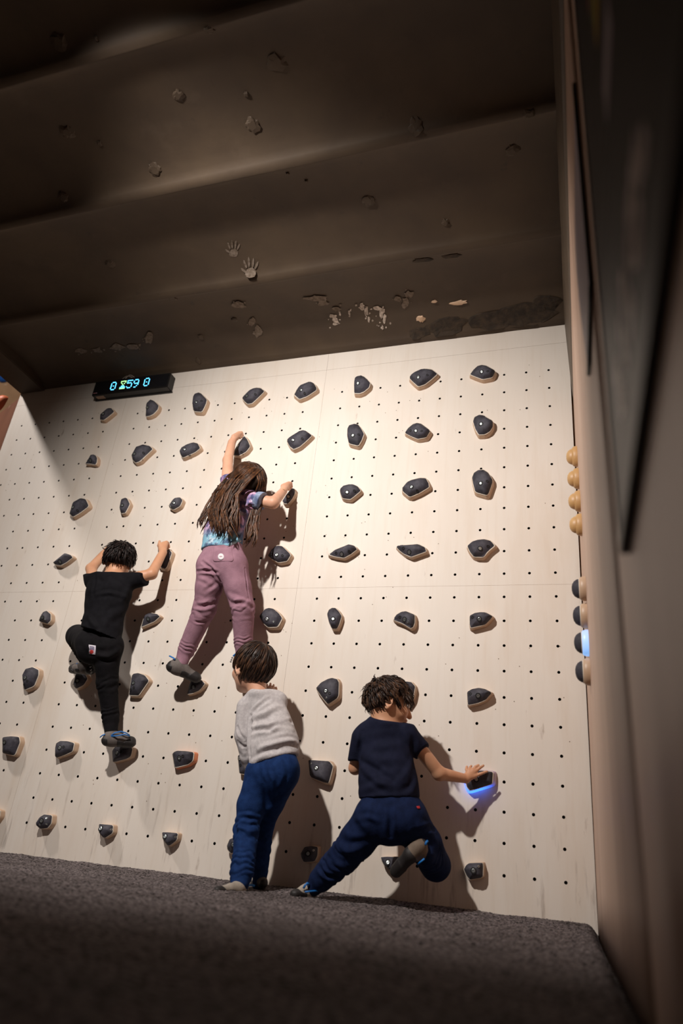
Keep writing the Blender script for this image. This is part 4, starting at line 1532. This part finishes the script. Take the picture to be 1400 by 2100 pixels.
S_ += chain([J(186, 1318, .20, 31), J(160, 1305, .10, 23), J(176, 1350, .12, 14)], k=.014) + [cj(J(176, 1350, .12, 12), J(177, 1362, .12, 11.5), k=.006)]
S_ += [cj(J(225, 1318, .20, 26), J(240, 1326, .16, 10), k=.02)]
tr1, V2, F2 = cloth(S_, jog_k, 'joggers', p1, org, off=2.0, rings=[(at(220, 1385, .16), at(222, 1430, .14), .002, 1.6, .09), (at(227, 1455, .11), at(228, 1480, .11), .003, 1.2, .07), (at(165, 1310, .1), at(176, 1352, .12), .003, 3, .08)],
                    folds=[([(185, 1350), (215, 1345), (240, 1338)], .004, .010), ([(190, 1337), (222, 1348), (245, 1332)], .003, .008), ([(170, 1310), (182, 1330), (190, 1350)], .004, .010), ([(205, 1405), (222, 1404), (238, 1398)], .003, .008)], amb=.002)
patch = mat('white_label', rgb(214, 208, 216), rgb(200, 190, 204), rough=.7, scale=60)
lab = decal(V2, F2, [(182, 1322), (196.5, 1324), (196, 1343), (183, 1341.5)], patch, 'label_patch', tr1, org)
if lab:
    decal(V2, F2, circ(188.5, 1337, 4.2), mat('label_red', rgb(168, 40, 36), rough=.7), 'red_roundel', tr1, org, off=.0036)
    for yy in (1325.5, 1328.5, 1331):
        decal(V2, F2, [(184.5, yy), (194, yy + .8), (194, yy + 1.9), (184.5, yy + 1.1)], mat('label_blue', rgb(128, 120, 160), rough=.7), 'label_text_line', tr1, org, off=.0036)
shoe_parts(p1, org, (221, 1517, .125, 11), (243, 1517, .10, 12), (268, 1521, .062, 10), (228, 1506, .11, 13), (0, 0, -1), grey_sh, rubber,
           tab_px=[(215, 1506, .15), (210, 1508, .15), (205, 1512, .145)], strap=[[(226, 1510, .142), (235, 1503, .14), (248, 1500, .13), (258, 1503, .115), (266, 1508, .095)], [(226, 1510, .142), (240, 1509, .143), (256, 1506, .125), (266, 1510, .10)]])
shoe_parts(p1, org, (186, 1372, .15, 9.5), (166, 1370, .12, 10.5), (150, 1371, .07, 8.5), (178, 1362, .125, 11), (0, 0, -1), grey_sh, rubber,
           tab_px=[(158, 1360, .135), (160, 1366, .14), (165, 1365, .14), (166, 1360, .135)])
pts = [(183, 1362, .17), (185, 1368, .172), (186, 1374, .172), (187, 1379, .17)]
for q in pts:
    V, F = sdf_mesh([ell(at(*q), (.005, .004, .006))], .003, smooth=0)
    part('shoe_charm', V, F, silver, p1, org)

# ------------------------------------------------------------------ 2. tie-dye T-shirt, mauve joggers, long hair
org = at(400, 1400, .08)
HC, HK, HF, HU = at(511, 987, .205), .97, (.25, .93, -.12), (-.12, .0, 1)
shl, shr = J(466, 1004, .20, 14), J(503, 1022, .22, 14)
el, wl_ = J(467, 944, .14, 10), J(475, 908, .10, 8.2)
er, wr_ = J(560, 1031, .21, 12), J(581, 1007, .12, 8.2)
chest, waist = J(482, 1030, .21, 34), J(456, 1105, .21, 40)
B = head_prims(HC, HK, HF, HU)
B += [cone(HC - np.array([.01, 0, .05]), at(488, 1022, .21), .04, .045, k=.02), cj(chest, waist, q=.62, k=.02), cj(waist, J(455, 1150, .21, 44), q=.66, k=.02), cj(sh(shl, .9), sh(shr, .9), q=.8, k=.02)]
B += chain([shl, el, wl_]) + chain([shr, er, wr_])
B += grip_hand((475, 908, .10, 8), (479, 895, .098), (490, 889, .066), (6, -2, -.012), (3, 7, -.016), 3.7, [(480, 901, .10), (485, 896, .085), (489, 897, .07)])
B += grip_hand((581, 1006, .125, 8), (580, 997, .112), (592, 992, .080), (5, -1, -.010), (2, 9, -.014), 3.8, [(583, 1002, .12), (588, 1001, .108), (592, 1004, .096)])
B += chain([J(434, 1168, .21, 26), J(419, 1250, .16, 17), J(376, 1346, .11, 11), J(370, 1362, .115, 10)]) + chain([J(478, 1168, .21, 26), J(498, 1247, .17, 17), J(498, 1335, .11, 12), J(496, 1356, .105, 10)])
V, F = sdf_mesh(B, .003)
p2 = part('person', V, F, sk_pale, None, org)
tag(p2, 'person with long brown hair in tie-dye T-shirt and mauve joggers, highest on the wall', 'person', 'children on the climbing wall')
eyes(p2, org, HC, HK, HF, HU)
V, F = tube_vf([at(577 + 9 * t, 1003.5 + 3.5 * t - 2 * math.sin(t * 3.14), .12 + .035 * math.sin(t * 3.14)) for t in np.linspace(0, 1, 9)], [.0012] * 9, 5)
part('bracelet', V, F, mat('gold_chain', (.8, .6, .3), rough=.3, metal=.9), p2, org)

# tie-dye cloth: pink, violet and blue, teal towards the hem
tie = mat('tie_dye', rgb(214, 158, 182), rgb(176, 138, 182), rough=.8, scale=9, detail=3, bump=.2, bscale=250)
mix_layer(tie, rgb(84, 104, 160), 13, .54, .64, fac=.75, offset=(1, 4, 2))
mix_layer(tie, rgb(214, 190, 208), 16, .60, .68, fac=.7, offset=(6, 1, 3))
r_, mx_ = mix_layer(tie, rgb(128, 176, 198), 5, .0, .1, fac=1.0)
nt = tie.node_tree
tc_ = nt.nodes.new('ShaderNodeTexCoord')
sp_ = nt.nodes.new('ShaderNodeSeparateXYZ')
nt.links.new(tc_.outputs['Object'], sp_.inputs[0])
mr_ = nt.nodes.new('ShaderNodeMapRange')
zt = at(470, 1078, .27)[2] - org[2]
zb_ = at(470, 1098, .27)[2] - org[2]
mr_.inputs['From Min'].default_value = zt
mr_.inputs['From Max'].default_value = zb_
nt.links.new(sp_.outputs['Z'], mr_.inputs['Value'])
nt.links.new(mr_.outputs[0], mx_.inputs['Factor'])
mix_layer(tie, rgb(206, 216, 224), 17, .56, .62, fac=.7, offset=(8, 2, 1))
mix_layer(tie, rgb(52, 66, 106), 19, .50, .58, fac=.85, offset=(3, 3, 9))
S_ = [cj(J(484, 1020, .21, 33), J(476, 1050, .215, 37), q=.62, k=.02), cj(J(476, 1050, .215, 37), J(458, 1092, .215, 40), q=.66, k=.02), cj(J(458, 1092, .215, 40), J(453, 1140, .215, 46), q=.70, k=.02),
      cone(at(470, 1003, .205), at(502, 1014, .215), *[15 * mpp(490, 1010, .2)] * 2, k=.02),
      cj(J(500, 1023, .232, 22.5), J(545, 1029, .23, 17.5), k=.016, clip=[plane_px((546.5, 1012), (529, 1045), .225, (575, 1030))]),
      cj(J(470, 1006, .20, 16), J(464, 978, .175, 13.5), k=.016, clip=[plane_px((447, 985), (482, 972), .18, (465, 950))])]
tee2, V1, F1 = cloth(S_, tie, 't_shirt', p2, org, clip=[plane_px((408, 1124), (500, 1121), .26, (450, 1190))], off=3.0, folds=[([(500, 1042), (512, 1030), (524, 1036)], .004, .008), ([(505, 1036), (520, 1044), (530, 1042)], .004, .007), ([(480, 1045), (470, 1080), (455, 1110)], .004, .011), ([(495, 1100), (480, 1112), (465, 1118)], .004, .009)], amb=.003)
Vc, Fc = sdf_mesh([cone(J(500, 1023, .232, 22.5)[0], J(545, 1029, .23, 17.5)[0], J(500, 1023, .232, 23.3)[1], J(545, 1029, .23, 18.4)[1],
                        clip=[plane_px((547, 1012), (529.5, 1046), .23, (575, 1030)), plane_px((538, 1008), (520.5, 1042), .23, (500, 1020))])], .003)
part('sleeve_cuff', Vc, Fc, mat('cuff_dye', rgb(70, 84, 122), rgb(150, 164, 190), rough=.8, scale=30), tee2, org)
mauve = mat('mauve_fleece', rgb(160, 122, 136), rgb(146, 110, 124), spec=.12, rough=.9, scale=30, bump=.3, bscale=300)
S_ = [cj(J(456, 1112, .215, 40), J(456, 1152, .215, 48), q=.68, k=.02), cj(J(434, 1158, .215, 31), J(476, 1158, .215, 31), q=1.0, k=.02)]
S_ += chain([J(434, 1165, .215, 30.5), J(428, 1205, .195, 27), J(419, 1250, .165, 23), J(382, 1334, .11, 17.5)], k=.014) + [cj(J(378, 1340, .11, 15), J(372, 1360, .115, 13), k=.006)]
S_ += chain([J(478, 1165, .215, 30.5), J(488, 1205, .195, 27), J(498, 1246, .175, 23.5), J(499, 1322, .115, 18.5)], k=.014) + [cj(J(498, 1326, .115, 15.5), J(496, 1348, .11, 13.5), k=.006)]
tr2, V2, F2 = cloth(S_, mauve, 'joggers', p2, org, clip=[plane_px((405, 1107), (510, 1107), .26, (450, 1060))], off=4.0,
                    rings=[(at(424, 1225, .17), at(412, 1280, .15), .002, 1.6, .1), (at(496, 1225, .18), at(499, 1280, .15), .002, 1.6, .1), (at(390, 1315, .12), at(379, 1340, .11), .003, 1.5, .08), (at(499, 1305, .12), at(499, 1328, .11), .003, 1.5, .08)],
                    folds=[([(415, 1152), (436, 1168), (452, 1192)], -.007, .008), ([(404, 1172), (425, 1170), (445, 1174)], -.006, .007), ([(406, 1184), (422, 1190), (432, 1198)], .004, .009), ([(420, 1212), (432, 1204), (443, 1196)], -.003, .007),
                           ([(470, 1222), (490, 1232), (512, 1240)], .004, .009), ([(476, 1240), (496, 1236), (518, 1246)], -.005, .007), ([(400, 1244), (420, 1243), (438, 1238)], -.005, .007), ([(392, 1262), (412, 1266), (430, 1262)], .004, .008),
                           ([(388, 1268), (405, 1276), (420, 1276)], -.004, .006), ([(502, 1165), (506, 1200), (512, 1230)], -.003, .004)], amb=.002)
rect = []
for (cx_, cy_, a0) in ((474, 1123, -90), (474, 1147, 0), (441, 1147, 90), (439, 1122, 180)):
    for t in range(5):
        th = math.radians(a0 + 22.5 * t)
        rr_ = 5 if cy_ > 1130 else 1
        rect.append((cx_ + rr_ * math.cos(th), cy_ + rr_ * math.sin(th)))
decal(V2, F2, rect, mauve, 'back_pocket', tr2, org, off=.0032, rings=(1.0, .9, .6, .25))
decal(V2, F2, circ(453.5, 1142.5, 6.4, 6.6), mat('round_label', rgb(226, 220, 224), rough=.6), 'round_label', tr2, org, off=.0055)
decal(V2, F2, circ(453.5, 1142, 3.2, 1.2), mat('label_print', rgb(190, 160, 165), rough=.6), 'label_print', tr2, org, off=.0064)
shoe_parts(p2, org, (354, 1366, .135, 11.5), (376, 1375, .105, 12), (402, 1389, .066, 9.5), (369, 1360, .115, 14), (-.25, 0, -1), grey_sh, rubber,
           tab_px=[(359, 1353, .155), (355, 1349, .158), (347, 1345, .155)])
shoe_parts(p2, org, (489, 1362, .14, 10), (494, 1372, .10, 10.5), (499, 1384, .062, 9), (496, 1352, .11, 12.5), (0, 0, -1), grey_sh, rubber, tab_px=[(487, 1340, .13), (481, 1342, .135), (478, 1346, .135)])
for q in [(476, 1349, .135), (474.5, 1353, .135), (473, 1357, .135)]:
    V, F = sdf_mesh([ell(at(*q), (.0045, .004, .006))], .003, smooth=0)
    part('shoe_charm', V, F, silver, p2, org)
# long wavy hair: a soft body of hair under some hundreds of tapering locks
a = Acc()
hair_locks(a, HC, HK, HF, HU, 260, .075, .004, 9, rad=.0036, nape=-.75, lift=.008, hairline=.2)
rr = np.random.RandomState(21)
MAIN = ([(500, 952), (466, 975), (438, 1012), (421, 1052), (411, 1094)], [(538, 960), (514, 984), (491, 1014), (485, 1056), (494, 1114)])
SIDE = ([(524, 962), (531, 990), (518, 1030), (509, 1075), (499, 1118)], [(540, 965), (546, 992), (541, 1026), (529, 1078), (519, 1132)])


def poly_at(P, t):
    t = t * (len(P) - 1)
    i = min(int(t), len(P) - 2)
    f_ = t - i
    f_ = f_ * f_ * (3 - 2 * f_) * .35 + f_ * .65
    return np.array(P[i]) * (1 - f_) + np.array(P[i + 1]) * f_


def hair_w(x, y, side):
    dx, dy = (x - 510) / 40.0, (y - 984) / 40.0
    hw = .205 + .108 * math.sqrt(max(0, 1 - dx * dx - dy * dy)) if dx * dx + dy * dy < 1 else .205
    if side:
        t = min(1, max(0, (y - 985) / 60))
        return hw * (1 - t) + .222 * t
    tx = (x - (482 - (y - 1020) * .27)) / 42.0
    tw_ = .215 + .098 * math.sqrt(max(0, 1 - min(1, tx * tx))) if y > 990 else .2
    return max(hw, tw_) + .006


for k_ in range(620):
    side = k_ < 130
    Lf, Rt = SIDE if side else MAIN
    u = rr.rand()
    end = 1 - .30 * rr.rand() ** 1.7
    if not side and .62 < u and rr.rand() < .55:
        end = rr.uniform(.5, .72)
    n_ = 14
    cl = int(u * (14 if side else 30))
    rc = np.random.RandomState(cl + (500 if side else 0))
    ph, am, fr = rc.uniform(0, 6.28) + rr.uniform(-.5, .5), rc.uniform(2.5, 7.0), rc.uniform(12, 20)
    lay = rc.uniform(0, .016) + rr.uniform(0, .008)
    du = rc.uniform(-.14, .14) + rr.uniform(-.03, .03)
    end = min(end, .80 + .20 * rc.rand() + .04 * rr.rand()) if end > .75 else end
    fl = rr.rand()
    path, rad = [], []
    for i in range(n_):
        t = i / (n_ - 1) * end
        uu = min(1.03, max(-.06, u + du * t))
        l, r_2 = poly_at(Lf, t), poly_at(Rt, t)
        q = l + (r_2 - l) * uu
        q = q + np.array([math.sin(ph + t * fr) * am * t ** 1.5 * 1.3, math.cos(ph * 1.3 + t * fr) * 1.2 * t])
        if not side and u < .14 and t > .72:
            q = q + np.array([-26 * (t - .72) ** 1.2 * 3 * fl, -10 * (t - .72) * fl])
        path.append(at(q[0], q[1], hair_w(q[0], q[1], side) + lay * (.3 + .7 * t)))
        rad.append((.0042 * (1 - .45 * t)) * (.45 if i == 0 else 1) if i < n_ - 1 else .0006)
    V, F = tube_vf(path, rad, 5, .7)
    a.add(V, F, (0, 1, 2, 1, 0)[rr.randint(0, 5)])
P = [ell(HC + np.array([-.002, -.006, .016]), np.array([.078, .092, .087]) * HK, np.array(head_frame(HF, HU)), clip=[(HC + np.array([0, .03, 0]), (0, 1.0, 0))])]
P += [cj(J(503, 985, .235, 30), J(478, 1024, .25, 25), q=.8, k=.02), cj(J(474, 1020, .25, 28), J(452, 1062, .262, 21), q=.55, k=.02), cj(J(452, 1062, .262, 18), J(440, 1086, .27, 7), q=.5, k=.02), cj(J(466, 1050, .275, 12), J(476, 1084, .275, 5), q=.5, k=.02),
      cj(J(534, 1000, .215, 9), J(524, 1062, .222, 7), q=.8, k=.012), cj(J(524, 1062, .222, 6), J(514, 1100, .225, 3), k=.01)]
Vh, Fh = sdf_mesh(P, .0042)
Vh = wrinkle(Vh, Fh, amb=.005, amb_s=(60, 60, 9), off=7)
hair_obj((Vh, Fh), a, hair_m, p2, org, 'long_hair')

# ------------------------------------------------------------------ 3. grey long-sleeved shirt, blue trousers
heather = mat('grey_heather', rgb(198, 192, 192), rgb(182, 176, 177), spec=.12, rough=.85, scale=90, bump=.25, bscale=300)
blue_t = mat('blue_jersey', rgb(28, 54, 102), rgb(20, 42, 84), spec=.12, rough=.85, scale=40, bump=.25, bscale=280)
FT = at(480, 1826, .40)
org = FT
HC, HK, HF, HU = at(521, 1370, .27), 1.06, (-.86, .50, .10), (.10, -.05, 1)
chest, waist, hip = J(545, 1462, .28, 42), J(560, 1535, .29, 46), J(562, 1580, .30, 46)
shl, shr = J(503, 1447, .28, 17), J(570, 1442, .26, 16)
el, wl_ = J(500, 1508, .28, 13), J(508, 1562, .25, 7.5)
er, wr_ = J(570, 1458, .13, 12), J(561, 1428, .09, 8)
B = head_prims(HC, HK, HF, HU)
B += [cone(HC - np.array([-.012, .0, .05]), at(534, 1440, .27), .044, .034, k=.012), cj(sh(chest, .85), sh(waist, .85), q=.66, k=.02), cj(sh(waist, .85), sh(hip, .85), q=.7, k=.02), cj(sh(shl, .6), sh(shr, .6), q=.8, k=.01)]
B += chain([sh(shl, .6), sh(el, .7), wl_], k=.006) + chain([sh(shr, .7), sh(er, .8), wr_])
B += finger_prims([[(553, 1416, .085), (548, 1409, .07), (547.5, 1404, .058)], [(556, 1415, .085), (554, 1407, .07), (554.5, 1402, .058)], [(560, 1416, .085), (560, 1409, .07), (561, 1405, .058)], [(563, 1419, .085), (566, 1413, .07), (566, 1410, .058)], [(555, 1423, .085), (548, 1418, .075), (545, 1414, .065)]], 3.2, (561, 1428, .09, 8))
B += grip_hand((508, 1562, .25, 7.5), (506, 1573, .235), (512, 1576, .225), (-1, 5, -.014), (1, 4, -.016), 3.3, [(511, 1570, .24), (515, 1576, .23), (516, 1581, .22)])
B += chain([J(532, 1592, .30, 29), J(508, 1690, .30, 20), J(492, 1802, .38, 13), J(486, 1820, .40, 11)]) + chain([J(578, 1590, .29, 31), J(542, 1682, .20, 20), J(533, 1795, .17, 13), J(530, 1812, .17, 11)])
V, F = sdf_mesh(B, .003)
p3 = part('person', V, F, sk_pale, None, org)
tag(p3, 'person in grey long-sleeved shirt and blue trousers standing at the wall below the mauve joggers', 'person', 'children on the climbing wall')
eyes(p3, org, HC, HK, HF, HU)
a = Acc()
hair_locks(a, HC, HK, HF, HU, 640, .060, .0012, 31, rad=.0040, nape=-.50, lift=.008, hairline=.34, crown=(-.35, .92))
hair_obj(hair_cap(HC, HK, HF, HU), a, hair_d, p3, org)
S_ = [cj(J(543, 1447, .275, 40), J(553, 1490, .285, 44.5), q=.66, k=.02), cj(J(553, 1490, .285, 44.5), J(561, 1530, .295, 50), q=.68, k=.02), cj(J(561, 1530, .295, 51), J(563, 1590, .30, 54), q=.78, k=.02),
      cone(at(512, 1440, .28), at(572, 1438, .265), *[17 * mpp(540, 1440, .27)] * 2, k=.02), ell(at(536, 1425, .28), np.array([.058, .055, .028]), k=.02)]
S_ += chain([J(505, 1450, .28, 20), J(498, 1508, .285, 17), J(505, 1552, .265, 12.5), J(508, 1570, .25, 9.5)], k=.010) + chain([J(562, 1445, .265, 19), J(569, 1458, .15, 14), J(562, 1436, .10, 10)], k=.012)
sh3, V1, F1 = cloth(S_, heather, 'long_sleeved_shirt', p3, org, clip=[plane_px((500, 1580), (620, 1538), .33, (570, 1650)), (at(535, 1412, .28), unit((.06, -.3, 1)))], off=5.0,
                    folds=[([(514, 1466), (530, 1450), (552, 1434)], -.0055, .008), ([(516, 1474), (545, 1462), (568, 1448)], .005, .009), ([(514, 1484), (545, 1474), (580, 1456)], -.005, .008),
                           ([(518, 1492), (550, 1488), (590, 1474)], .0055, .009), ([(516, 1500), (552, 1496), (598, 1480)], -.0055, .008), ([(520, 1508), (560, 1496), (600, 1496)], .004, .008), ([(516, 1520), (545, 1512), (575, 1500)], -.004, .008),
                           ([(530, 1536), (560, 1528), (600, 1520)], .005, .009), ([(522, 1552), (560, 1536), (608, 1530)], -.005, .008), ([(512, 1566), (535, 1552), (560, 1540)], .004, .008), ([(565, 1522), (590, 1518), (610, 1524)], .004, .007),
                           ([(514, 1470), (514, 1510), (512, 1550)], -.009, .007), ([(487, 1490), (492, 1505), (500, 1515)], -.004, .006), ([(488, 1520), (497, 1530), (508, 1532)], -.004, .006), ([(492, 1535), (500, 1545), (510, 1546)], .004, .006)], amb=.0025)
S_ = [cj(J(562, 1545, .295, 45), J(563, 1580, .305, 49), q=.74, k=.02), cj(J(578, 1578, .31, 35), J(536, 1586, .30, 32), k=.02)]
S_ += chain([J(534, 1590, .30, 33), J(516, 1650, .30, 29), J(506, 1700, .31, 25), J(496, 1790, .37, 23.5)], k=.014) + [cj(J(495, 1794, .37, 22), J(491, 1812, .385, 19), k=.008)]
S_ += chain([J(578, 1588, .30, 35), J(556, 1645, .25, 27), J(541, 1690, .20, 20), J(533, 1785, .17, 17)], k=.014) + [cj(J(533, 1788, .17, 15), J(531, 1813, .17, 14), k=.006)]
tr3, V2, F2 = cloth(S_, blue_t, 'trousers', p3, org, off=6.0, clip=[plane_px((500, 1562), (620, 1524), .33, (560, 1480))],
                    rings=[(at(508, 1672, .30), at(502, 1735, .33), .0026, 2, .1), (at(498, 1745, .35), at(494, 1808, .38), .0042, 2.6, .1), (at(540, 1690, .2), at(533, 1790, .17), .002, 2.2, .08)],
                    folds=[([(545, 1560), (560, 1600), (565, 1640)], .004, .009), ([(530, 1565), (540, 1605), (548, 1650)], -.004, .008), ([(575, 1560), (580, 1590), (570, 1620)], .003, .009), ([(488, 1672), (510, 1670), (535, 1676)], .005, .008), ([(484, 1684), (505, 1692), (532, 1690)], -.006, .007), ([(490, 1700), (510, 1706), (530, 1702)], .005, .008),
                           ([(482, 1690), (484, 1705), (480, 1720)], -.005, .007), ([(512, 1690), (495, 1700), (484, 1698)], .004, .007)], amb=.0025)
shoe_parts(p3, org, (497, 1822, .38, 9.5), (472, 1823, .44, 9.5), (446, 1825, .50, 6.5), (490, 1814, .39, 14), (0, 0, -1), pale_sh, rubber,
           tab_px=[(500, 1820, .40), (508, 1816, .37), (516, 1815, .355), (522, 1817, .35)])
shoe_parts(p3, org, (540, 1810, .20, 8), (530, 1811, .13, 8.5), (522, 1812, .06, 7), (531, 1806, .17, 12), (0, 0, -1), grey_sh, rubber)

# ------------------------------------------------------------------ 4. navy T-shirt, navy joggers, reaching for the blue hold
navy = mat('navy_cotton', rgb(27, 30, 50), rgb(22, 25, 43), spec=.12, rough=.85, scale=40, bump=.25, bscale=260)
navy_t = mat('navy_jersey', rgb(23, 36, 70), rgb(17, 28, 57), spec=.12, rough=.85, scale=40, bump=.25, bscale=280)
org = at(625, 1838, .22)
HC, HK, HF, HU = at(793, 1442, .27), .97, (.90, .40, -.14), (.05, .10, 1)
chest, waist, hip = J(788, 1520, .28, 50), J(794, 1600, .28, 50), J(798, 1660, .28, 54)
shl, shr = J(738, 1512, .28, 19), J(838, 1508, .265, 21)
el, wl_ = J(728, 1575, .23, 12.5), J(748, 1580, .10, 9)
er, wr_ = J(900, 1586, .18, 13.5), J(955, 1597, .10, 9)
B = head_prims(HC, HK, HF, HU)
B += [cone(HC - np.array([.012, .004, .05]), at(788, 1497, .28), .044, .05, k=.02), cj(sh(chest, .85), sh(waist, .85), q=.62, k=.02), cj(sh(waist, .85), sh(hip, .85), q=.66, k=.02), cj(sh(shl, .8), sh(shr, .8), q=.8, k=.02)]
B += chain([sh(shl, .7), el, wl_]) + chain([sh(shr, .75), er, wr_])
B += finger_prims([[(961, 1581, .094), (963, 1575, .088), (966, 1571, .078)], [(969, 1580, .092), (974, 1573, .088), (981, 1569, .076)], [(974, 1582, .090), (983, 1575, .086), (991, 1570, .074)], [(972, 1592, .092), (985, 1587, .088), (998, 1582, .078)], [(959, 1585, .085), (956, 1578, .078), (957, 1572, .07)]], 3.5, (955, 1597, .10, 9))
B += grip_hand((748, 1580, .10, 8.5), (754, 1574, .09), (760, 1582, .075), (5, -2, -.012), (4, 2, -.014), 3.5, [(752, 1586, .09), (758, 1590, .08), (763, 1590, .07)])
B += chain([J(770, 1675, .28, 30), J(712, 1752, .25, 24), J(648, 1812, .22, 13), J(636, 1826, .22, 11)]) + chain([J(832, 1680, .27, 32), J(892, 1774, .14, 24), J(868, 1752, .27, 13), J(860, 1746, .29, 11)])
V, F = sdf_mesh(B, .003)
p4 = part('person', V, F, skin, None, org)
tag(p4, 'person in navy T-shirt and navy joggers reaching right for the glowing blue hold', 'person', 'children on the climbing wall')
eyes(p4, org, HC, HK, HF, HU)
a = Acc()
hair_locks(a, HC, HK, HF, HU, 620, .050, .010, 41, rad=.0044, nape=-.34, lift=.013, hairline=.26, crown=(-.6, .75))
for pts in ([(780, 1400, .31), (771, 1395, .32), (766, 1387, .32), (769, 1382, .32)], [(783, 1398, .31), (774, 1395, .32), (768, 1388, .32), (767, 1384, .32)], [(836, 1425, .30), (842, 1434, .30), (845, 1441, .30)], [(832, 1428, .31), (838, 1438, .31), (842, 1445, .31)]):
    V, F = tube_vf([at(*p) for p in pts], [.004, .0032, .0024, .0008][:len(pts)], 5)
    a.add(V, F, 0)
hair_obj(hair_cap(HC, HK, HF, HU), a, hair_d, p4, org)
S_ = [cj(J(787, 1508, .275, 49), J(791, 1565, .28, 53), q=.62, k=.02), cj(J(791, 1565, .28, 53), J(796, 1612, .285, 58), q=.66, k=.02), cj(J(796, 1612, .285, 60), J(798, 1665, .285, 64), q=.68, k=.02),
      cone(at(748, 1503, .28), at(832, 1500, .265), *[19 * mpp(790, 1500, .27)] * 2, k=.02), ell(at(790, 1487, .28), np.array([.058, .055, .026]), k=.02)]
S_ += [cj(J(741, 1514, .28, 21), J(727, 1566, .25, 15.5), k=.012, clip=[plane_px((708, 1560), (748, 1562), .26, (728, 1600))]),
       cj(J(834, 1510, .265, 25), J(876, 1552, .215, 18.5), k=.016, clip=[plane_px((881, 1528), (857, 1555), .22, (900, 1570))])]
sh4, V1, F1 = cloth(S_, navy, 't_shirt', p4, org, clip=[plane_px((720, 1637), (870, 1634), .33, (800, 1700)), (at(785, 1473, .28), unit((.16, -.3, 1)))], off=7.0,
                    folds=[([(745, 1545), (775, 1560), (810, 1556)], .004, .011), ([(750, 1525), (790, 1515), (825, 1512)], -.003, .010), ([(740, 1560), (775, 1580), (805, 1600)], -.0045, .010), ([(742, 1575), (770, 1600), (800, 1615)], .004, .010), ([(735, 1625), (765, 1612), (795, 1606)], .004, .011), ([(845, 1560), (830, 1590), (812, 1610)], .004, .011),
                           ([(850, 1590), (840, 1612), (822, 1624)], -.004, .010), ([(838, 1495), (848, 1520), (846, 1545)], -.006, .008), ([(742, 1500), (738, 1530), (736, 1556)], -.006, .008)], amb=.003)
S_ = [cj(J(798, 1630, .28, 57), J(800, 1668, .285, 62), q=.70, k=.02), cj(J(768, 1675, .29, 40), J(832, 1675, .285, 42), k=.02)]
S_ += chain([J(766, 1678, .29, 40), J(734, 1722, .27, 36), J(704, 1758, .25, 31), J(658, 1803, .225, 25)], k=.014) + [cj(J(654, 1806, .225, 20), J(643, 1820, .225, 17), k=.006)]
S_ += chain([J(836, 1680, .285, 41), J(868, 1728, .22, 36), J(893, 1774, .15, 30), J(872, 1756, .26, 20)], k=.014) + [cj(J(872, 1756, .26, 17), J(864, 1750, .285, 15), k=.006)]
tr4, V2, F2 = cloth(S_, navy_t, 'joggers', p4, org, off=8.0, clip=[plane_px((720, 1622), (880, 1622), .33, (800, 1560))],
                    rings=[(at(720, 1740, .26), at(662, 1800, .225), .0032, 2.4, .11), (at(880, 1765, .2), at(872, 1756, .26), .002, 1.5, .1)],
                    folds=[([(728, 1668), (745, 1690), (760, 1712)], .005, .011), ([(698, 1716), (722, 1728), (752, 1724)], -.006, .009), ([(690, 1732), (712, 1746), (735, 1746)], .005, .010), ([(684, 1745), (700, 1766), (715, 1770)], -.005, .009), ([(730, 1680), (755, 1676), (775, 1684)], .004, .010),
                           ([(655, 1780), (672, 1796), (690, 1798)], -.006, .008), ([(860, 1690), (880, 1705), (892, 1720)], .004, .010), ([(848, 1706), (870, 1700), (890, 1698)], -.004, .009), ([(800, 1650), (800, 1690), (800, 1715)], -.004, .008)], amb=.0025)
decal(V2, F2, [(853.5, 1654), (859, 1653.5), (861, 1658), (856, 1659)], mat('red_tag', rgb(190, 40, 46), rough=.6), 'red_tag', tr4, org)
shoe_parts(p4, org, (638, 1828, .20, 11), (622, 1830, .24, 11.5), (605, 1833, .28, 8.5), (643, 1820, .22, 15), (0, 0, -1), pale_sh, rubber,
           tab_px=[(622, 1822, .27), (625, 1816, .27), (630, 1811, .265), (634, 1813, .26)], strap=[[(625, 1829, .285), (634, 1828, .275), (644, 1827, .26), (651, 1827, .245)]])
shoe_parts(p4, org, (864, 1732, .30, 11.5), (843, 1752, .30, 14), (812, 1786, .25, 10.5), (864, 1750, .285, 14.5), (-.75, -.45, -.2), taupe_sh, rubber,
           tab_px=[(872, 1733, .315), (874, 1727, .315), (877, 1724, .31)], strap=[[(856, 1772, .30), (864, 1766, .31), (870, 1761, .31)]])
